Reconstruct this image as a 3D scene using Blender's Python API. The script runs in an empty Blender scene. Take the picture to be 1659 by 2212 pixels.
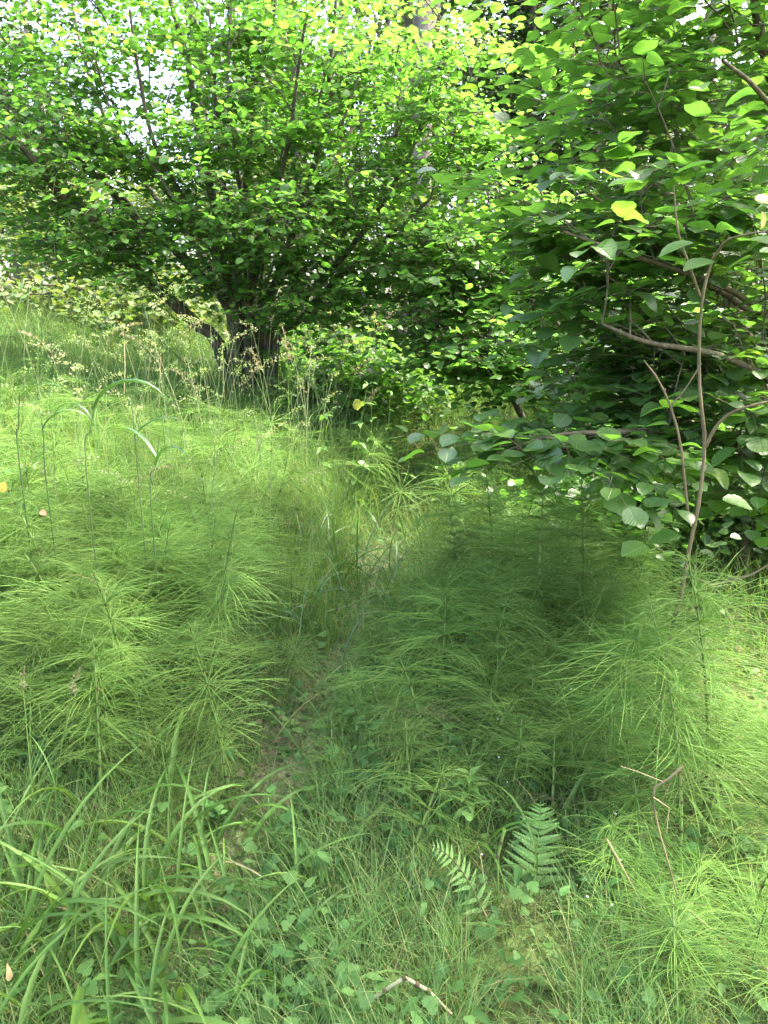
import bpy, math, random
import numpy as np
from mathutils import Vector, Matrix

rng = np.random.default_rng(11)
random.seed(11)
R = math.radians
scene = bpy.context.scene
COL = scene.collection

# ------------------------------------------------------------------ camera, sky, sun, exposure
CAM_H, PITCH, FPX, IW, IH = 1.55, R(15.0), 1560.0, 1659.0, 2212.0
cam_data = bpy.data.cameras.new("camera")
cam = bpy.data.objects.new("camera", cam_data)
COL.objects.link(cam)
cam.location = (0, 0, CAM_H)
cam.rotation_euler = (R(90) - PITCH, 0, 0)
cam_data.sensor_fit = 'VERTICAL'
cam_data.sensor_height = 24.0
cam_data.lens = 24.0 * FPX / IH
cam_data.clip_start = 0.05
cam_data.clip_end = 2000
scene.camera = cam

SUN_EL, SUN_AZ = R(56), R(76)          # azimuth clockwise from straight ahead (+Y)
world = bpy.data.worlds.new("World")
scene.world = world
world.use_nodes = True
wn = world.node_tree.nodes
sky = wn.new('ShaderNodeTexSky')
sky.sky_type = 'NISHITA'
sky.sun_disc = False
sky.sun_elevation = SUN_EL
sky.sun_rotation = SUN_AZ
sky.air_density = 1.0
sky.dust_density = 6.0
sky.ozone_density = 0.6
bg = wn['Background']
bg.inputs['Strength'].default_value = 0.15
world.node_tree.links.new(sky.outputs[0], bg.inputs[0])

sun_data = bpy.data.lights.new("sun", 'SUN')
sun_data.energy = 2.3
sun_data.angle = R(1.0)
sun_data.color = (1.0, 0.94, 0.82)
sun = bpy.data.objects.new("sun", sun_data)
COL.objects.link(sun)
SUN_DIR = Vector((math.sin(SUN_AZ) * math.cos(SUN_EL), math.cos(SUN_AZ) * math.cos(SUN_EL), math.sin(SUN_EL)))
sun.rotation_euler = SUN_DIR.to_track_quat('Z', 'Y').to_euler()
sun.location = SUN_DIR * 40

vs = scene.view_settings
vs.view_transform = 'Standard'
vs.look = 'None'
vs.gamma = 1.0
vs.exposure = 3.5
vs.use_curve_mapping = False
scene.cycles.max_bounces = 8
scene.cycles.diffuse_bounces = 6
scene.cycles.glossy_bounces = 2
scene.cycles.transmission_bounces = 4
scene.cycles.transparent_max_bounces = 8
scene.cycles.caustics_reflective = False
scene.cycles.caustics_refractive = False
scene.cycles.sample_clamp_indirect = 6.0
scene.cycles.use_denoising = True
scene.cycles.denoising_input_passes = 'RGB_ALBEDO_NORMAL'
scene.cycles.denoising_prefilter = 'NONE'


# ------------------------------------------------------------------ places
def P(px, py, d):
    """point of the place seen at (px, py) of the 1659 x 2212 picture, d metres ahead"""
    u = (px - IW / 2) / FPX
    v = (IH / 2 - py) / FPX
    cy, sy = math.cos(PITCH), math.sin(PITCH)
    dy = cy + v * sy
    dz = -sy + v * cy
    s = d / dy
    return np.array([u * s, d, CAM_H + dz * s])


def project(p):
    """picture position (1659 x 2212 scale) and depth of points"""
    p = np.asarray(p, float)
    cy, sy = math.cos(PITCH), math.sin(PITCH)
    x, y, z = p[..., 0], p[..., 1], p[..., 2] - CAM_H
    f = y * cy - z * sy
    u = y * sy + z * cy
    f = np.where(np.abs(f) < 1e-3, 1e-3, f)
    return IW / 2 + FPX * x / f, IH / 2 - FPX * u / f, f


def path_x(y):
    y = np.asarray(y, float)
    return np.where(y < 4.2, -0.33 + (y - 2.3) * 0.21, 0.069 + (y - 4.2) * 0.11)


def H(x, y):
    x = np.asarray(x, float)
    y = np.asarray(y, float)
    xp = path_x(np.clip(y, 0, 12))
    yy = np.clip(y, 0, 14)
    base = 0.088 * np.clip(yy - 1.5, 0, None)
    dl = np.clip(xp - x - 0.15, 0, 14)
    dr = np.clip(x - xp - 0.5, 0, 10)
    ramp = np.clip(y / 4.0, 0, 1)
    bank = (.57 * (1 - np.exp(-dl / 1.2)) + .05 * dl) * ramp
    lump = 0.03 * np.sin(x * 2.3 + 0.7 * y) + 0.025 * np.sin(y * 3.1 - x * 1.7) + 0.06 * np.sin(x * .7 + y * .9)
    dipp = -0.05 * np.exp(-((x - xp) / 0.25) ** 2)
    return base + bank - 0.05 * dr + lump * np.clip(np.abs(x - xp) * 2, 0.2, 1) + dipp


def on_ground(px, py):
    """ground point seen at a picture position (bare ground, ignoring plants)"""
    lo = None
    for d in np.arange(0.9, 16, 0.02):
        p = P(px, py, d)
        if p[2] <= float(H(p[0], p[1])):
            return np.array([p[0], p[1], float(H(p[0], p[1]))])
    return P(px, py, 12)


# ------------------------------------------------------------------ materials
def mat(name):
    m = bpy.data.materials.new(name)
    m.use_nodes = True
    nt = m.node_tree
    nt.nodes.clear()
    out = nt.nodes.new('ShaderNodeOutputMaterial')
    return m, nt, nt.nodes, nt.links, out


def value_node(nt):
    """0..1 that differs from leaf to leaf (attribute v) and from object to object"""
    a = nt.nodes.new('ShaderNodeAttribute'); a.attribute_name = 'v'
    o = nt.nodes.new('ShaderNodeObjectInfo')
    s = nt.nodes.new('ShaderNodeMath'); s.operation = 'ADD'
    f = nt.nodes.new('ShaderNodeMath'); f.operation = 'FRACT'
    nt.links.new(a.outputs['Fac'], s.inputs[0]); nt.links.new(o.outputs['Random'], s.inputs[1])
    nt.links.new(s.outputs[0], f.inputs[0])
    return f.outputs[0]


def ramp_node(nt, fac, stops):
    r = nt.nodes.new('ShaderNodeValToRGB')
    e = r.color_ramp.elements
    while len(e) < len(stops):
        e.new(0.5)
    for k, (p, c) in enumerate(stops):
        e[k].position = p
        e[k].color = (*c, 1)
    nt.links.new(fac, r.inputs[0])
    return r.outputs[0]


def leaf_mat(name, stops, trans=0.4, rough=0.42, spec=0.5, veins=False, tgain=(1.5, 1.45, 0.55), blotch=6.0):
    m, nt, N, L, out = mat(name)
    col = ramp_node(nt, value_node(nt), stops)
    geo = N.new('ShaderNodeNewGeometry')
    no = N.new('ShaderNodeTexNoise'); no.inputs['Scale'].default_value = blotch; no.inputs['Detail'].default_value = 3
    L.new(geo.outputs['Position'], no.inputs['Vector'])
    hs = N.new('ShaderNodeHueSaturation')
    mr = N.new('ShaderNodeMapRange'); mr.inputs[1].default_value = 0.3; mr.inputs[2].default_value = 0.7
    mr.inputs[3].default_value = 0.78; mr.inputs[4].default_value = 1.22
    L.new(no.outputs['Fac'], mr.inputs[0]); L.new(mr.outputs[0], hs.inputs['Value']); L.new(col, hs.inputs['Color'])
    c = hs.outputs[0]
    pb = N.new('ShaderNodeBsdfPrincipled')
    pb.inputs['Roughness'].default_value = rough
    pb.inputs['Specular IOR Level'].default_value = spec
    tr = N.new('ShaderNodeBsdfTranslucent')
    mul = N.new('ShaderNodeMix'); mul.data_type = 'RGBA'; mul.blend_type = 'MULTIPLY'; mul.inputs[0].default_value = 1
    mul.inputs[7].default_value = (*tgain, 1)
    if veins:
        uv = N.new('ShaderNodeUVMap')
        sp = N.new('ShaderNodeSeparateXYZ'); L.new(uv.outputs[0], sp.inputs[0])
        ab = N.new('ShaderNodeMath'); ab.operation = 'ABSOLUTE'
        sb = N.new('ShaderNodeMath'); sb.operation = 'SUBTRACT'; sb.inputs[1].default_value = 0.5
        L.new(sp.outputs[0], sb.inputs[0]); L.new(sb.outputs[0], ab.inputs[0])
        k = N.new('ShaderNodeMath'); k.operation = 'MULTIPLY_ADD'; k.inputs[1].default_value = -0.75
        L.new(ab.outputs[0], k.inputs[0]); L.new(sp.outputs[1], k.inputs[2])
        w = N.new('ShaderNodeMath'); w.operation = 'MULTIPLY'; w.inputs[1].default_value = 50.0
        L.new(k.outputs[0], w.inputs[0])
        si = N.new('ShaderNodeMath'); si.operation = 'SINE'; L.new(w.outputs[0], si.inputs[0])
        ps = N.new('ShaderNodeMapRange'); ps.inputs[1].default_value = 0.55; ps.inputs[2].default_value = 1.0
        L.new(si.outputs[0], ps.inputs[0])
        mid = N.new('ShaderNodeMapRange'); mid.inputs[1].default_value = 0.0; mid.inputs[2].default_value = 0.025
        mid.inputs[3].default_value = 1; mid.inputs[4].default_value = 0
        L.new(ab.outputs[0], mid.inputs[0])
        mx = N.new('ShaderNodeMath'); mx.operation = 'MAXIMUM'; L.new(ps.outputs[0], mx.inputs[0]); L.new(mid.outputs[0], mx.inputs[1])
        vm = N.new('ShaderNodeMix'); vm.data_type = 'RGBA'
        vf = N.new('ShaderNodeMath'); vf.operation = 'MULTIPLY'; vf.inputs[1].default_value = 0.35
        L.new(mx.outputs[0], vf.inputs[0]); L.new(vf.outputs[0], vm.inputs[0])
        L.new(c, vm.inputs[6])
        br = N.new('ShaderNodeMix'); br.data_type = 'RGBA'; br.blend_type = 'ADD'; br.inputs[0].default_value = 1
        br.inputs[7].default_value = (0.06, 0.09, 0.03, 1); L.new(c, br.inputs[6])
        L.new(br.outputs[2], vm.inputs[7])
        c = vm.outputs[2]
        bp = N.new('ShaderNodeBump'); bp.inputs['Strength'].default_value = 0.5; bp.inputs['Distance'].default_value = 0.004
        bp.invert = True
        L.new(mx.outputs[0], bp.inputs['Height']); L.new(bp.outputs[0], pb.inputs['Normal'])
    if veins:      # insect spots and browned edges
        ns = N.new('ShaderNodeTexNoise'); ns.inputs['Scale'].default_value = 55; ns.inputs['Detail'].default_value = 2
        L.new(geo.outputs['Position'], ns.inputs['Vector'])
        nr_ = N.new('ShaderNodeMapRange'); nr_.inputs[1].default_value = .70; nr_.inputs[2].default_value = .76
        L.new(ns.outputs['Fac'], nr_.inputs[0])
        sm = N.new('ShaderNodeMix'); sm.data_type = 'RGBA'; sm.inputs[7].default_value = (.09, .06, .02, 1)
        L.new(nr_.outputs[0], sm.inputs[0]); L.new(c, sm.inputs[6]); c = sm.outputs[2]
    L.new(c, pb.inputs['Base Color']); L.new(c, mul.inputs[6]); L.new(mul.outputs[2], tr.inputs['Color'])
    ms = N.new('ShaderNodeMixShader'); ms.inputs[0].default_value = trans
    L.new(pb.outputs[0], ms.inputs[1]); L.new(tr.outputs[0], ms.inputs[2]); L.new(ms.outputs[0], out.inputs[0])
    return m


def bark_mat(name, c1, c2, c3, scale=14):
    m, nt, N, L, out = mat(name)
    geo = N.new('ShaderNodeNewGeometry')
    mp = N.new('ShaderNodeMapping'); mp.inputs['Scale'].default_value = (1, 1, 0.25)
    L.new(geo.outputs['Position'], mp.inputs[0])
    n1 = N.new('ShaderNodeTexNoise'); n1.inputs['Scale'].default_value = scale; n1.inputs['Detail'].default_value = 8; n1.inputs['Roughness'].default_value = .7
    L.new(mp.outputs[0], n1.inputs['Vector'])
    col = ramp_node(nt, n1.outputs['Fac'], [(0.3, c1), (0.5, c2), (0.68, c3)])
    n2 = N.new('ShaderNodeTexNoise'); n2.inputs['Scale'].default_value = scale * .25; n2.inputs['Detail'].default_value = 4
    L.new(geo.outputs['Position'], n2.inputs['Vector'])
    mx = N.new('ShaderNodeMix'); mx.data_type = 'RGBA'
    mr = N.new('ShaderNodeMapRange'); mr.inputs[1].default_value = .52; mr.inputs[2].default_value = .7; mr.inputs[4].default_value = .6
    L.new(n2.outputs['Fac'], mr.inputs[0]); L.new(mr.outputs[0], mx.inputs[0]); L.new(col, mx.inputs[6])
    mx.inputs[7].default_value = (0.05, 0.075, 0.02, 1)      # moss and algae
    pb = N.new('ShaderNodeBsdfPrincipled'); pb.inputs['Roughness'].default_value = .85
    pb.inputs['Specular IOR Level'].default_value = .25
    bp = N.new('ShaderNodeBump'); bp.inputs['Strength'].default_value = .8; bp.inputs['Distance'].default_value = .02
    L.new(n1.outputs['Fac'], bp.inputs['Height']); L.new(bp.outputs[0], pb.inputs['Normal'])
    L.new(mx.outputs[2], pb.inputs['Base Color']); L.new(pb.outputs[0], out.inputs[0])
    return m


def ground_mat(name, stops, s1=3.0, s2=40.0):
    m, nt, N, L, out = mat(name)
    geo = N.new('ShaderNodeNewGeometry')
    n1 = N.new('ShaderNodeTexNoise'); n1.inputs['Scale'].default_value = s1; n1.inputs['Detail'].default_value = 9; n1.inputs['Roughness'].default_value = .75
    L.new(geo.outputs['Position'], n1.inputs['Vector'])
    col = ramp_node(nt, n1.outputs['Fac'], stops)
    v = N.new('ShaderNodeTexVoronoi'); v.inputs['Scale'].default_value = s2; v.inputs['Randomness'].default_value = 1
    L.new(geo.outputs['Position'], v.inputs['Vector'])
    hs = N.new('ShaderNodeHueSaturation')
    sp = N.new('ShaderNodeSeparateColor'); L.new(v.outputs['Color'], sp.inputs[0])
    mr = N.new('ShaderNodeMapRange'); mr.inputs[3].default_value = .55; mr.inputs[4].default_value = 1.5
    L.new(sp.outputs[0], mr.inputs[0]); L.new(mr.outputs[0], hs.inputs['Value']); L.new(col, hs.inputs['Color'])
    pb = N.new('ShaderNodeBsdfPrincipled'); pb.inputs['Roughness'].default_value = .95; pb.inputs['Specular IOR Level'].default_value = .1
    ad = N.new('ShaderNodeMath'); ad.operation = 'MULTIPLY_ADD'; ad.inputs[1].default_value = .4
    L.new(v.outputs['Distance'], ad.inputs[0]); L.new(n1.outputs['Fac'], ad.inputs[2])
    bp = N.new('ShaderNodeBump'); bp.inputs['Strength'].default_value = 1; bp.inputs['Distance'].default_value = .03
    L.new(ad.outputs[0], bp.inputs['Height']); L.new(bp.outputs[0], pb.inputs['Normal'])
    L.new(hs.outputs[0], pb.inputs['Base Color']); L.new(pb.outputs[0], out.inputs[0])
    return m


M = {}
M['soil'] = ground_mat("soil", [(0.3, (0.035, 0.03, 0.014)), (0.45, (0.05, 0.06, 0.02)), (0.62, (0.06, 0.085, 0.024)), (0.75, (0.09, 0.07, 0.04))])
M['path'] = ground_mat("path_earth", [(0.3, (0.09, 0.078, 0.045)), (0.5, (0.15, 0.13, 0.08)), (0.7, (0.22, 0.19, 0.13))], 6, 70)
M['hazel'] = leaf_mat("hazel_leaf", [(0, (0.046, 0.1, 0.022)), (0.5, (0.062, 0.138, 0.027)), (1, (0.09, 0.175, 0.032))], .52, .40, .45, tgain=(2.15, 2.5, 1.25))
M['hazel_near'] = leaf_mat("hazel_leaf_near", [(0, (0.04, 0.085, 0.024)), (0.5, (0.057, 0.115, 0.028)), (0.985, (0.08, 0.15, 0.03)), (1, (0.13, 0.18, 0.03))], .46, .3, .65, veins=True, tgain=(2.0, 2.45, .95))
M['wood_leaf'] = leaf_mat("wood_leaf", [(0, (0.035, 0.075, 0.022)), (0.5, (0.05, 0.105, 0.028)), (1, (0.08, 0.135, 0.035))], .35, .45, .45, blotch=1.2)
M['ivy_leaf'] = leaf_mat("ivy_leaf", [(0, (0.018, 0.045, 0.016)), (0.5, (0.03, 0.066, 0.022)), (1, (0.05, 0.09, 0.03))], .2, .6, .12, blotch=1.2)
M['sun_leaf'] = leaf_mat("pale_undergrowth_leaf", [(0, (0.07, 0.13, 0.035)), (0.5, (0.11, 0.17, 0.05)), (1, (0.17, 0.2, 0.075))], .35, .5, .4, blotch=2)  # sunlit undergrowth look put into a paler colour; also serves yellowing herbs
M['horsetail'] = leaf_mat("horsetail_branch", [(0, (0.105, 0.205, 0.044)), (0.5, (0.15, 0.26, 0.057)), (1, (0.21, 0.315, 0.075))], .42, .42, .18, blotch=2.0, tgain=(1.7, 1.75, .9))
M['horsetail_old'] = leaf_mat("browning_horsetail_branch", [(0, (0.13, 0.15, 0.05)), (1, (0.2, 0.19, 0.08))], .3, .6, .3, blotch=4)
M['grass'] = leaf_mat("grass_blade", [(0, (0.055, 0.12, 0.034)), (0.45, (0.085, 0.17, 0.046)), (0.85, (0.14, 0.225, 0.068)), (0.94, (0.2, 0.25, 0.085)), (1, (0.28, 0.25, 0.13))], .36, .5, .12, blotch=2.0)
M['broad_grass'] = leaf_mat("broad_grass_blade", [(0, (0.048, 0.11, 0.022)), (0.5, (0.07, 0.145, 0.026)), (1, (0.1, 0.18, 0.036))], .38, .42, .22, blotch=5.0)
M['blue_grass'] = leaf_mat("blue_green_grass_blade", [(0, (0.035, 0.095, 0.035)), (0.6, (0.055, 0.125, 0.04)), (1, (0.08, 0.16, 0.05))], .33, .38, .5, blotch=5.0)
M['straw'] = leaf_mat("straw", [(0, (0.2, 0.165, 0.08)), (0.5, (0.27, 0.23, 0.12)), (1, (0.32, 0.28, 0.16))], .2, .6, .3, blotch=20)
M['panicle'] = leaf_mat("seed_panicle", [(0, (0.16, 0.15, 0.085)), (0.5, (0.22, 0.2, 0.125)), (1, (0.28, 0.25, 0.17))], .35, .7, .2, blotch=20)
M['seed_green'] = leaf_mat("green_seed_grass", [(0, (0.13, 0.22, 0.07)), (0.6, (0.2, 0.27, 0.11)), (1, (0.34, 0.33, 0.2))], .35, .6, .3, blotch=5)
M['herb'] = leaf_mat("herb_leaf", [(0, (0.035, 0.095, 0.022)), (0.5, (0.055, 0.13, 0.03)), (1, (0.085, 0.17, 0.042))], .4, .6, .2, blotch=8)
M['nettle'] = leaf_mat("pale_herb_leaf", [(0, (0.065, 0.15, 0.034)), (0.6, (0.09, 0.185, 0.042)), (1, (0.13, 0.22, 0.055))], .42, .5, .35, blotch=10)
M['litter'] = leaf_mat("dead_leaf_litter", [(0, (0.05, 0.035, 0.018)), (0.5, (0.1, 0.08, 0.04)), (1, (0.18, 0.15, 0.085))], .1, .8, .2, blotch=30)
M['fern'] = leaf_mat("fern_pinna", [(0, (0.1, 0.21, 0.05)), (0.5, (0.125, 0.24, 0.06)), (1, (0.15, 0.26, 0.075))], .35, .55, .25, blotch=20)
M['stem_green'] = leaf_mat("green_stem", [(0, (0.095, 0.165, 0.036)), (0.5, (0.13, 0.21, 0.05)), (1, (0.17, 0.25, 0.07))], .25, .6, .2, blotch=4)
M['sheath'] = leaf_mat("dark_node_sheath", [(0, (0.06, 0.05, 0.02)), (1, (0.1, 0.09, 0.035))], .05, .7, .2)
M['ivory'] = leaf_mat("ivory_dead_stem", [(0, (0.24, 0.23, 0.12)), (1, (0.3, 0.29, 0.17))], .15, .5, .4, blotch=30)
M['dark_stem'] = leaf_mat("dark_grass_stem", [(0, (0.05, 0.09, 0.03)), (1, (0.1, 0.14, 0.05))], .15, .5, .3)
M['yellow_leaf'] = leaf_mat("yellow_leaf", [(0, (0.3, 0.26, 0.04)), (1, (0.36, 0.3, 0.06))], .4, .5, .3, blotch=40)
M['pale_yellow'] = leaf_mat("pale_yellow_leaf", [(0, (0.24, 0.26, 0.07)), (1, (0.28, 0.28, 0.1))], .4, .5, .3, blotch=40)
M['brown_leaf'] = leaf_mat("brown_leaf", [(0, (0.16, 0.065, 0.028)), (1, (0.22, 0.11, 0.06))], .2, .7, .3, blotch=40)
M['petal'] = leaf_mat("white_petal", [(0, (0.7, 0.7, 0.62)), (1, (0.78, 0.74, 0.8))], .3, .6, .2)
M['hazel_bark'] = bark_mat("hazel_bark", (0.035, 0.028, 0.02), (0.075, 0.06, 0.042), (0.14, 0.115, 0.085), 22)
M['twig'] = bark_mat("twig_bark", (0.05, 0.04, 0.024), (0.1, 0.078, 0.046), (0.16, 0.13, 0.08), 60)
M['sapling_bark'] = bark_mat("sapling_bark", (0.09, 0.062, 0.032), (0.15, 0.11, 0.06), (0.21, 0.16, 0.09), 35)
M['tree_bark'] = bark_mat("tree_bark", (0.06, 0.05, 0.04), (0.14, 0.12, 0.095), (0.25, 0.22, 0.18), 9)
M['web'] = leaf_mat("cobweb", [(0, (0.5, 0.5, 0.5)), (1, (0.6, 0.6, 0.6))], .5, .8, .1)


# ------------------------------------------------------------------ mesh helpers
def mk_mesh(name, V, F, material, v=None, uv=None, smooth=True, mats=None, midx=None):
    """V (n,3); F list of (m,k) index arrays"""
    V = np.asarray(V, np.float32)
    me = bpy.data.meshes.new(name)
    if isinstance(F, np.ndarray):
        F = [F]
    F = [np.asarray(f, np.int32) for f in F if len(f)]
    li = np.concatenate([f.ravel() for f in F])
    tot = np.concatenate([np.full(len(f), f.shape[1], np.int32) for f in F])
    st = np.concatenate([[0], np.cumsum(tot)[:-1]]).astype(np.int32)
    me.vertices.add(len(V)); me.vertices.foreach_set('co', V.ravel())
    me.loops.add(len(li)); me.loops.foreach_set('vertex_index', li)
    me.polygons.add(len(tot)); me.polygons.foreach_set('loop_start', st)
    try:
        me.polygons.foreach_set('loop_total', tot)
    except Exception:
        pass
    me.polygons.foreach_set('use_smooth', np.full(len(tot), smooth, dtype=bool))
    if midx is not None:
        me.polygons.foreach_set('material_index', np.asarray(midx, np.int32))
    if v is not None:
        at = me.attributes.new('v', 'FLOAT', 'POINT')
        at.data.foreach_set('value', np.asarray(v, np.float32))
    if uv is not None:
        ul = me.uv_layers.new(name='UVMap')
        ul.data.foreach_set('uv', np.asarray(uv, np.float32)[li].ravel())
    for mm in (mats or [material]):
        me.materials.append(mm)
    me.update(calc_edges=True)
    return me


class MB:
    def __init__(self):
        self.V, self.F3, self.F4, self.v, self.uv, self.n = [], [], [], [], [], 0
        self.m3, self.m4 = [], []

    def add(self, V, F, v=None, m=0, uv=None):
        V = np.asarray(V, float).reshape(-1, 3)
        F = np.asarray(F, int)
        (self.F3 if F.shape[1] == 3 else self.F4).append(F + self.n)
        (self.m3 if F.shape[1] == 3 else self.m4).append(np.full(len(F), m))
        self.V.append(V)
        self.v.append(np.zeros(len(V)) if v is None else np.broadcast_to(v, (len(V),)))
        self.uv.append(np.full((len(V), 2), .5) if uv is None else uv)
        self.n += len(V)

    def mesh(self, name, mats, uv=False, smooth=True):
        if not isinstance(mats, (list, tuple)):
            mats = [mats]
        F, mi = [], []
        if self.F3:
            F.append(np.concatenate(self.F3)); mi.append(np.concatenate(self.m3))
        if self.F4:
            F.append(np.concatenate(self.F4)); mi.append(np.concatenate(self.m4))
        return mk_mesh(name, np.concatenate(self.V), F, None, np.concatenate(self.v),
                       np.concatenate(self.uv) if uv else None, smooth, mats, np.concatenate(mi))


def unit(a):
    a = np.asarray(a, float)
    return a / np.maximum(np.linalg.norm(a, axis=-1, keepdims=True), 1e-9)


def smooth_path(pts, n):
    """Catmull-Rom through pts, n samples"""
    pts = np.asarray(pts, float)
    if len(pts) < 3:
        t = np.linspace(0, 1, n)[:, None]
        return pts[0] * (1 - t) + pts[-1] * t
    ext = np.vstack([2 * pts[0] - pts[1], pts, 2 * pts[-1] - pts[-2]])
    out = []
    for t in np.linspace(0, len(pts) - 1 - 1e-6, n):
        i = int(t); f = t - i
        p0, p1, p2, p3 = ext[i:i + 4]
        out.append(.5 * (2 * p1 + (p2 - p0) * f + (2 * p0 - 5 * p1 + 4 * p2 - p3) * f * f + (3 * p1 - p0 - 3 * p2 + p3) * f ** 3))
    return np.array(out)


def tube(pts, radii, sides=6, wob=0.0):
    pts = np.asarray(pts, float)
    n = len(pts)
    radii = np.broadcast_to(radii, (n,))
    tan = unit(np.gradient(pts, axis=0))
    ref = np.array([0, 0, 1.0]) if abs(tan[0][2]) < .9 else np.array([1.0, 0, 0])
    a = unit(np.cross(tan, ref)); b = np.cross(tan, a)
    ang = np.linspace(0, 2 * np.pi, sides, endpoint=False)
    rr = radii[:, None] * (1 + wob * rng.normal(size=(n, sides)))
    V = pts[:, None] + rr[..., None] * (np.cos(ang)[None, :, None] * a[:, None] + np.sin(ang)[None, :, None] * b[:, None])
    i = np.arange(n - 1)[:, None] * sides
    j = np.arange(sides)[None]
    k = (j + 1) % sides
    F = np.stack([i + j, i + k, i + sides + k, i + sides + j], -1).reshape(-1, 4)
    return V.reshape(-1, 3), F


def leaf_template(ys, ws, teeth=0.0, fold=.10, droop=.16, cup=0.0):
    """a leaf of unit length along +Y: midrib and two edges"""
    ys = np.asarray(ys, float); ws = np.asarray(ws, float)
    n = len(ys)
    mid = np.stack([np.zeros(n), ys, -droop * ys ** 2], 1)
    tz = np.array([teeth * (1 if k % 2 else -1) for k in range(n)])
    wl = np.clip(ws + np.where(ws > .03, tz, 0), 0, None)
    L_ = np.stack([-wl, ys + .02, -droop * ys ** 2 + fold * wl - cup * wl ** 2], 1)
    R_ = np.stack([wl, ys + .02, -droop * ys ** 2 + fold * wl - cup * wl ** 2], 1)
    V = np.vstack([mid, L_, R_])
    F = []
    for k in range(n - 1):
        F += [(k, k + 1, n + k + 1), (k, n + k + 1, n + k), (k, 2 * n + k + 1, k + 1), (k, 2 * n + k, 2 * n + k + 1)]
    F = [f for f in F if len({tuple(np.round(V[q], 5)) for q in f}) == 3]
    uv = np.stack([V[:, 0] / max(ws.max() * 2, 1e-6) + .5, V[:, 1]], 1)
    return V, np.array(F), uv


HAZEL = leaf_template([0, .04, .13, .22, .32, .42, .52, .62, .72, .8, .88, .94, 1], [0, .17, .29, .36, .41, .44, .45, .43, .38, .31, .21, .1, 0], .016, .22, .2)
MID = leaf_template([0, .12, .45, .78, 1], [0, .27, .43, .3, 0], 0, .2, .2)
LANCE = leaf_template([0, .1, .3, .6, 1], [0, .12, .2, .13, 0], 0, .3, .3)
def lobed(n=5):
    V = [(0, 0.02, 0)]
    m = n * 4
    for k in range(m + 1):
        a = -2.5 + 5.0 * k / m
        r = .34 + .2 * abs(math.cos(a * n / 2.0 * .62 + (0 if n % 2 else .8))) + .05 * math.sin(k * 2.9)
        V.append((math.sin(a) * r, .42 + math.cos(a) * r, .05 * r * (1 if k % 2 else -1) - .1 * (math.cos(a) * r) ** 2))
    V = np.array(V); V[0] = (0, .05, 0.03)
    F = np.array([(0, k + 1, k) for k in range(1, m + 1)])
    return V, F, np.stack([V[:, 0] + .5, V[:, 1]], 1)


LOBED = lobed(5)
FARL = (np.array([[0, 0, 0], [-.4, .5, .06], [0, 1, -.08], [.4, .5, .06]]), np.array([[0, 2, 1], [0, 3, 2]]), np.array([[.5, 0], [0, .5], [.5, 1], [1, .5]]))


def frames(d, n):
    d = unit(d)
    x = unit(np.cross(d, n))
    return x, d, np.cross(x, d)


def leaves_into(mb, T, pos, d, n, s, v, m=0):
    if len(pos) == 0:
        return
    x, y, z = frames(d, n)
    TV = T[0]
    s = np.asarray(s, float)[:, None, None]
    V = pos[:, None] + s * (TV[None, :, 0:1] * x[:, None] + TV[None, :, 1:2] * y[:, None] + TV[None, :, 2:3] * z[:, None])
    k = len(TV)
    F = (np.arange(len(pos))[:, None, None] * k + T[1][None]).reshape(-1, 3)
    mb.add(V.reshape(-1, 3), F, np.repeat(v, k), m, np.tile(T[2], (len(pos), 1)))


def link(name, data, parent=None, loc=None):
    o = bpy.data.objects.new(name, data)
    COL.objects.link(o)
    if parent is not None:
        o.parent = parent
    if loc is not None:
        o.location = loc
    return o


def thing(name, label, cat, loc, group=None):
    o = link(name, None, None, loc)
    o.empty_display_size = .1
    o['label'] = label; o['category'] = cat
    if group:
        o['group'] = group
    return o


def tag(o, label, cat, group=None, kind=None):
    o['label'] = label
    o['category'] = cat
    if group: o['group'] = group
    if kind: o['kind'] = kind
    return o


def leaf_objects(root, base, mesh_list, pos, d, n, s):
    x, y, z = frames(d, n)
    for k in range(len(pos)):
        o = bpy.data.objects.new('leaf', mesh_list[k % len(mesh_list)])
        COL.objects.link(o)
        o.parent = root
        m = Matrix(((x[k][0], y[k][0], z[k][0], 0), (x[k][1], y[k][1], z[k][1], 0), (x[k][2], y[k][2], z[k][2], 0), (0, 0, 0, 1)))
        o.matrix_local = Matrix.Translation(Vector(pos[k] - base)) @ m @ Matrix.Scale(float(s[k]), 4)


# ------------------------------------------------------------------ ground and path
def axis(lo, hi, fine_lo, fine_hi, step, ratio=1.18):
    a = list(np.arange(fine_lo, fine_hi, step))
    s = step
    while a[-1] < hi:
        s *= ratio; a.append(a[-1] + s)
    s = step
    while a[0] > lo:
        s *= ratio; a.insert(0, a[0] - s)
    return np.array(a)


gx = axis(-320, 320, -5, 5, .08)
gy = axis(-120, 520, 0.2, 11, .08)
X, Y = np.meshgrid(gx, gy)
V = np.stack([X, Y, H(X, Y)], -1).reshape(-1, 3)
nx, ny = len(gx), len(gy)
ii = np.arange(ny - 1)[:, None] * nx + np.arange(nx - 1)[None]
F = np.stack([ii, ii + 1, ii + nx + 1, ii + nx], -1).reshape(-1, 4)
g = link('ground', mk_mesh('ground', V, F, M['soil'])); g['kind'] = 'structure'
g['label'] = 'dark woodland soil under the grass and horsetails'

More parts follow.
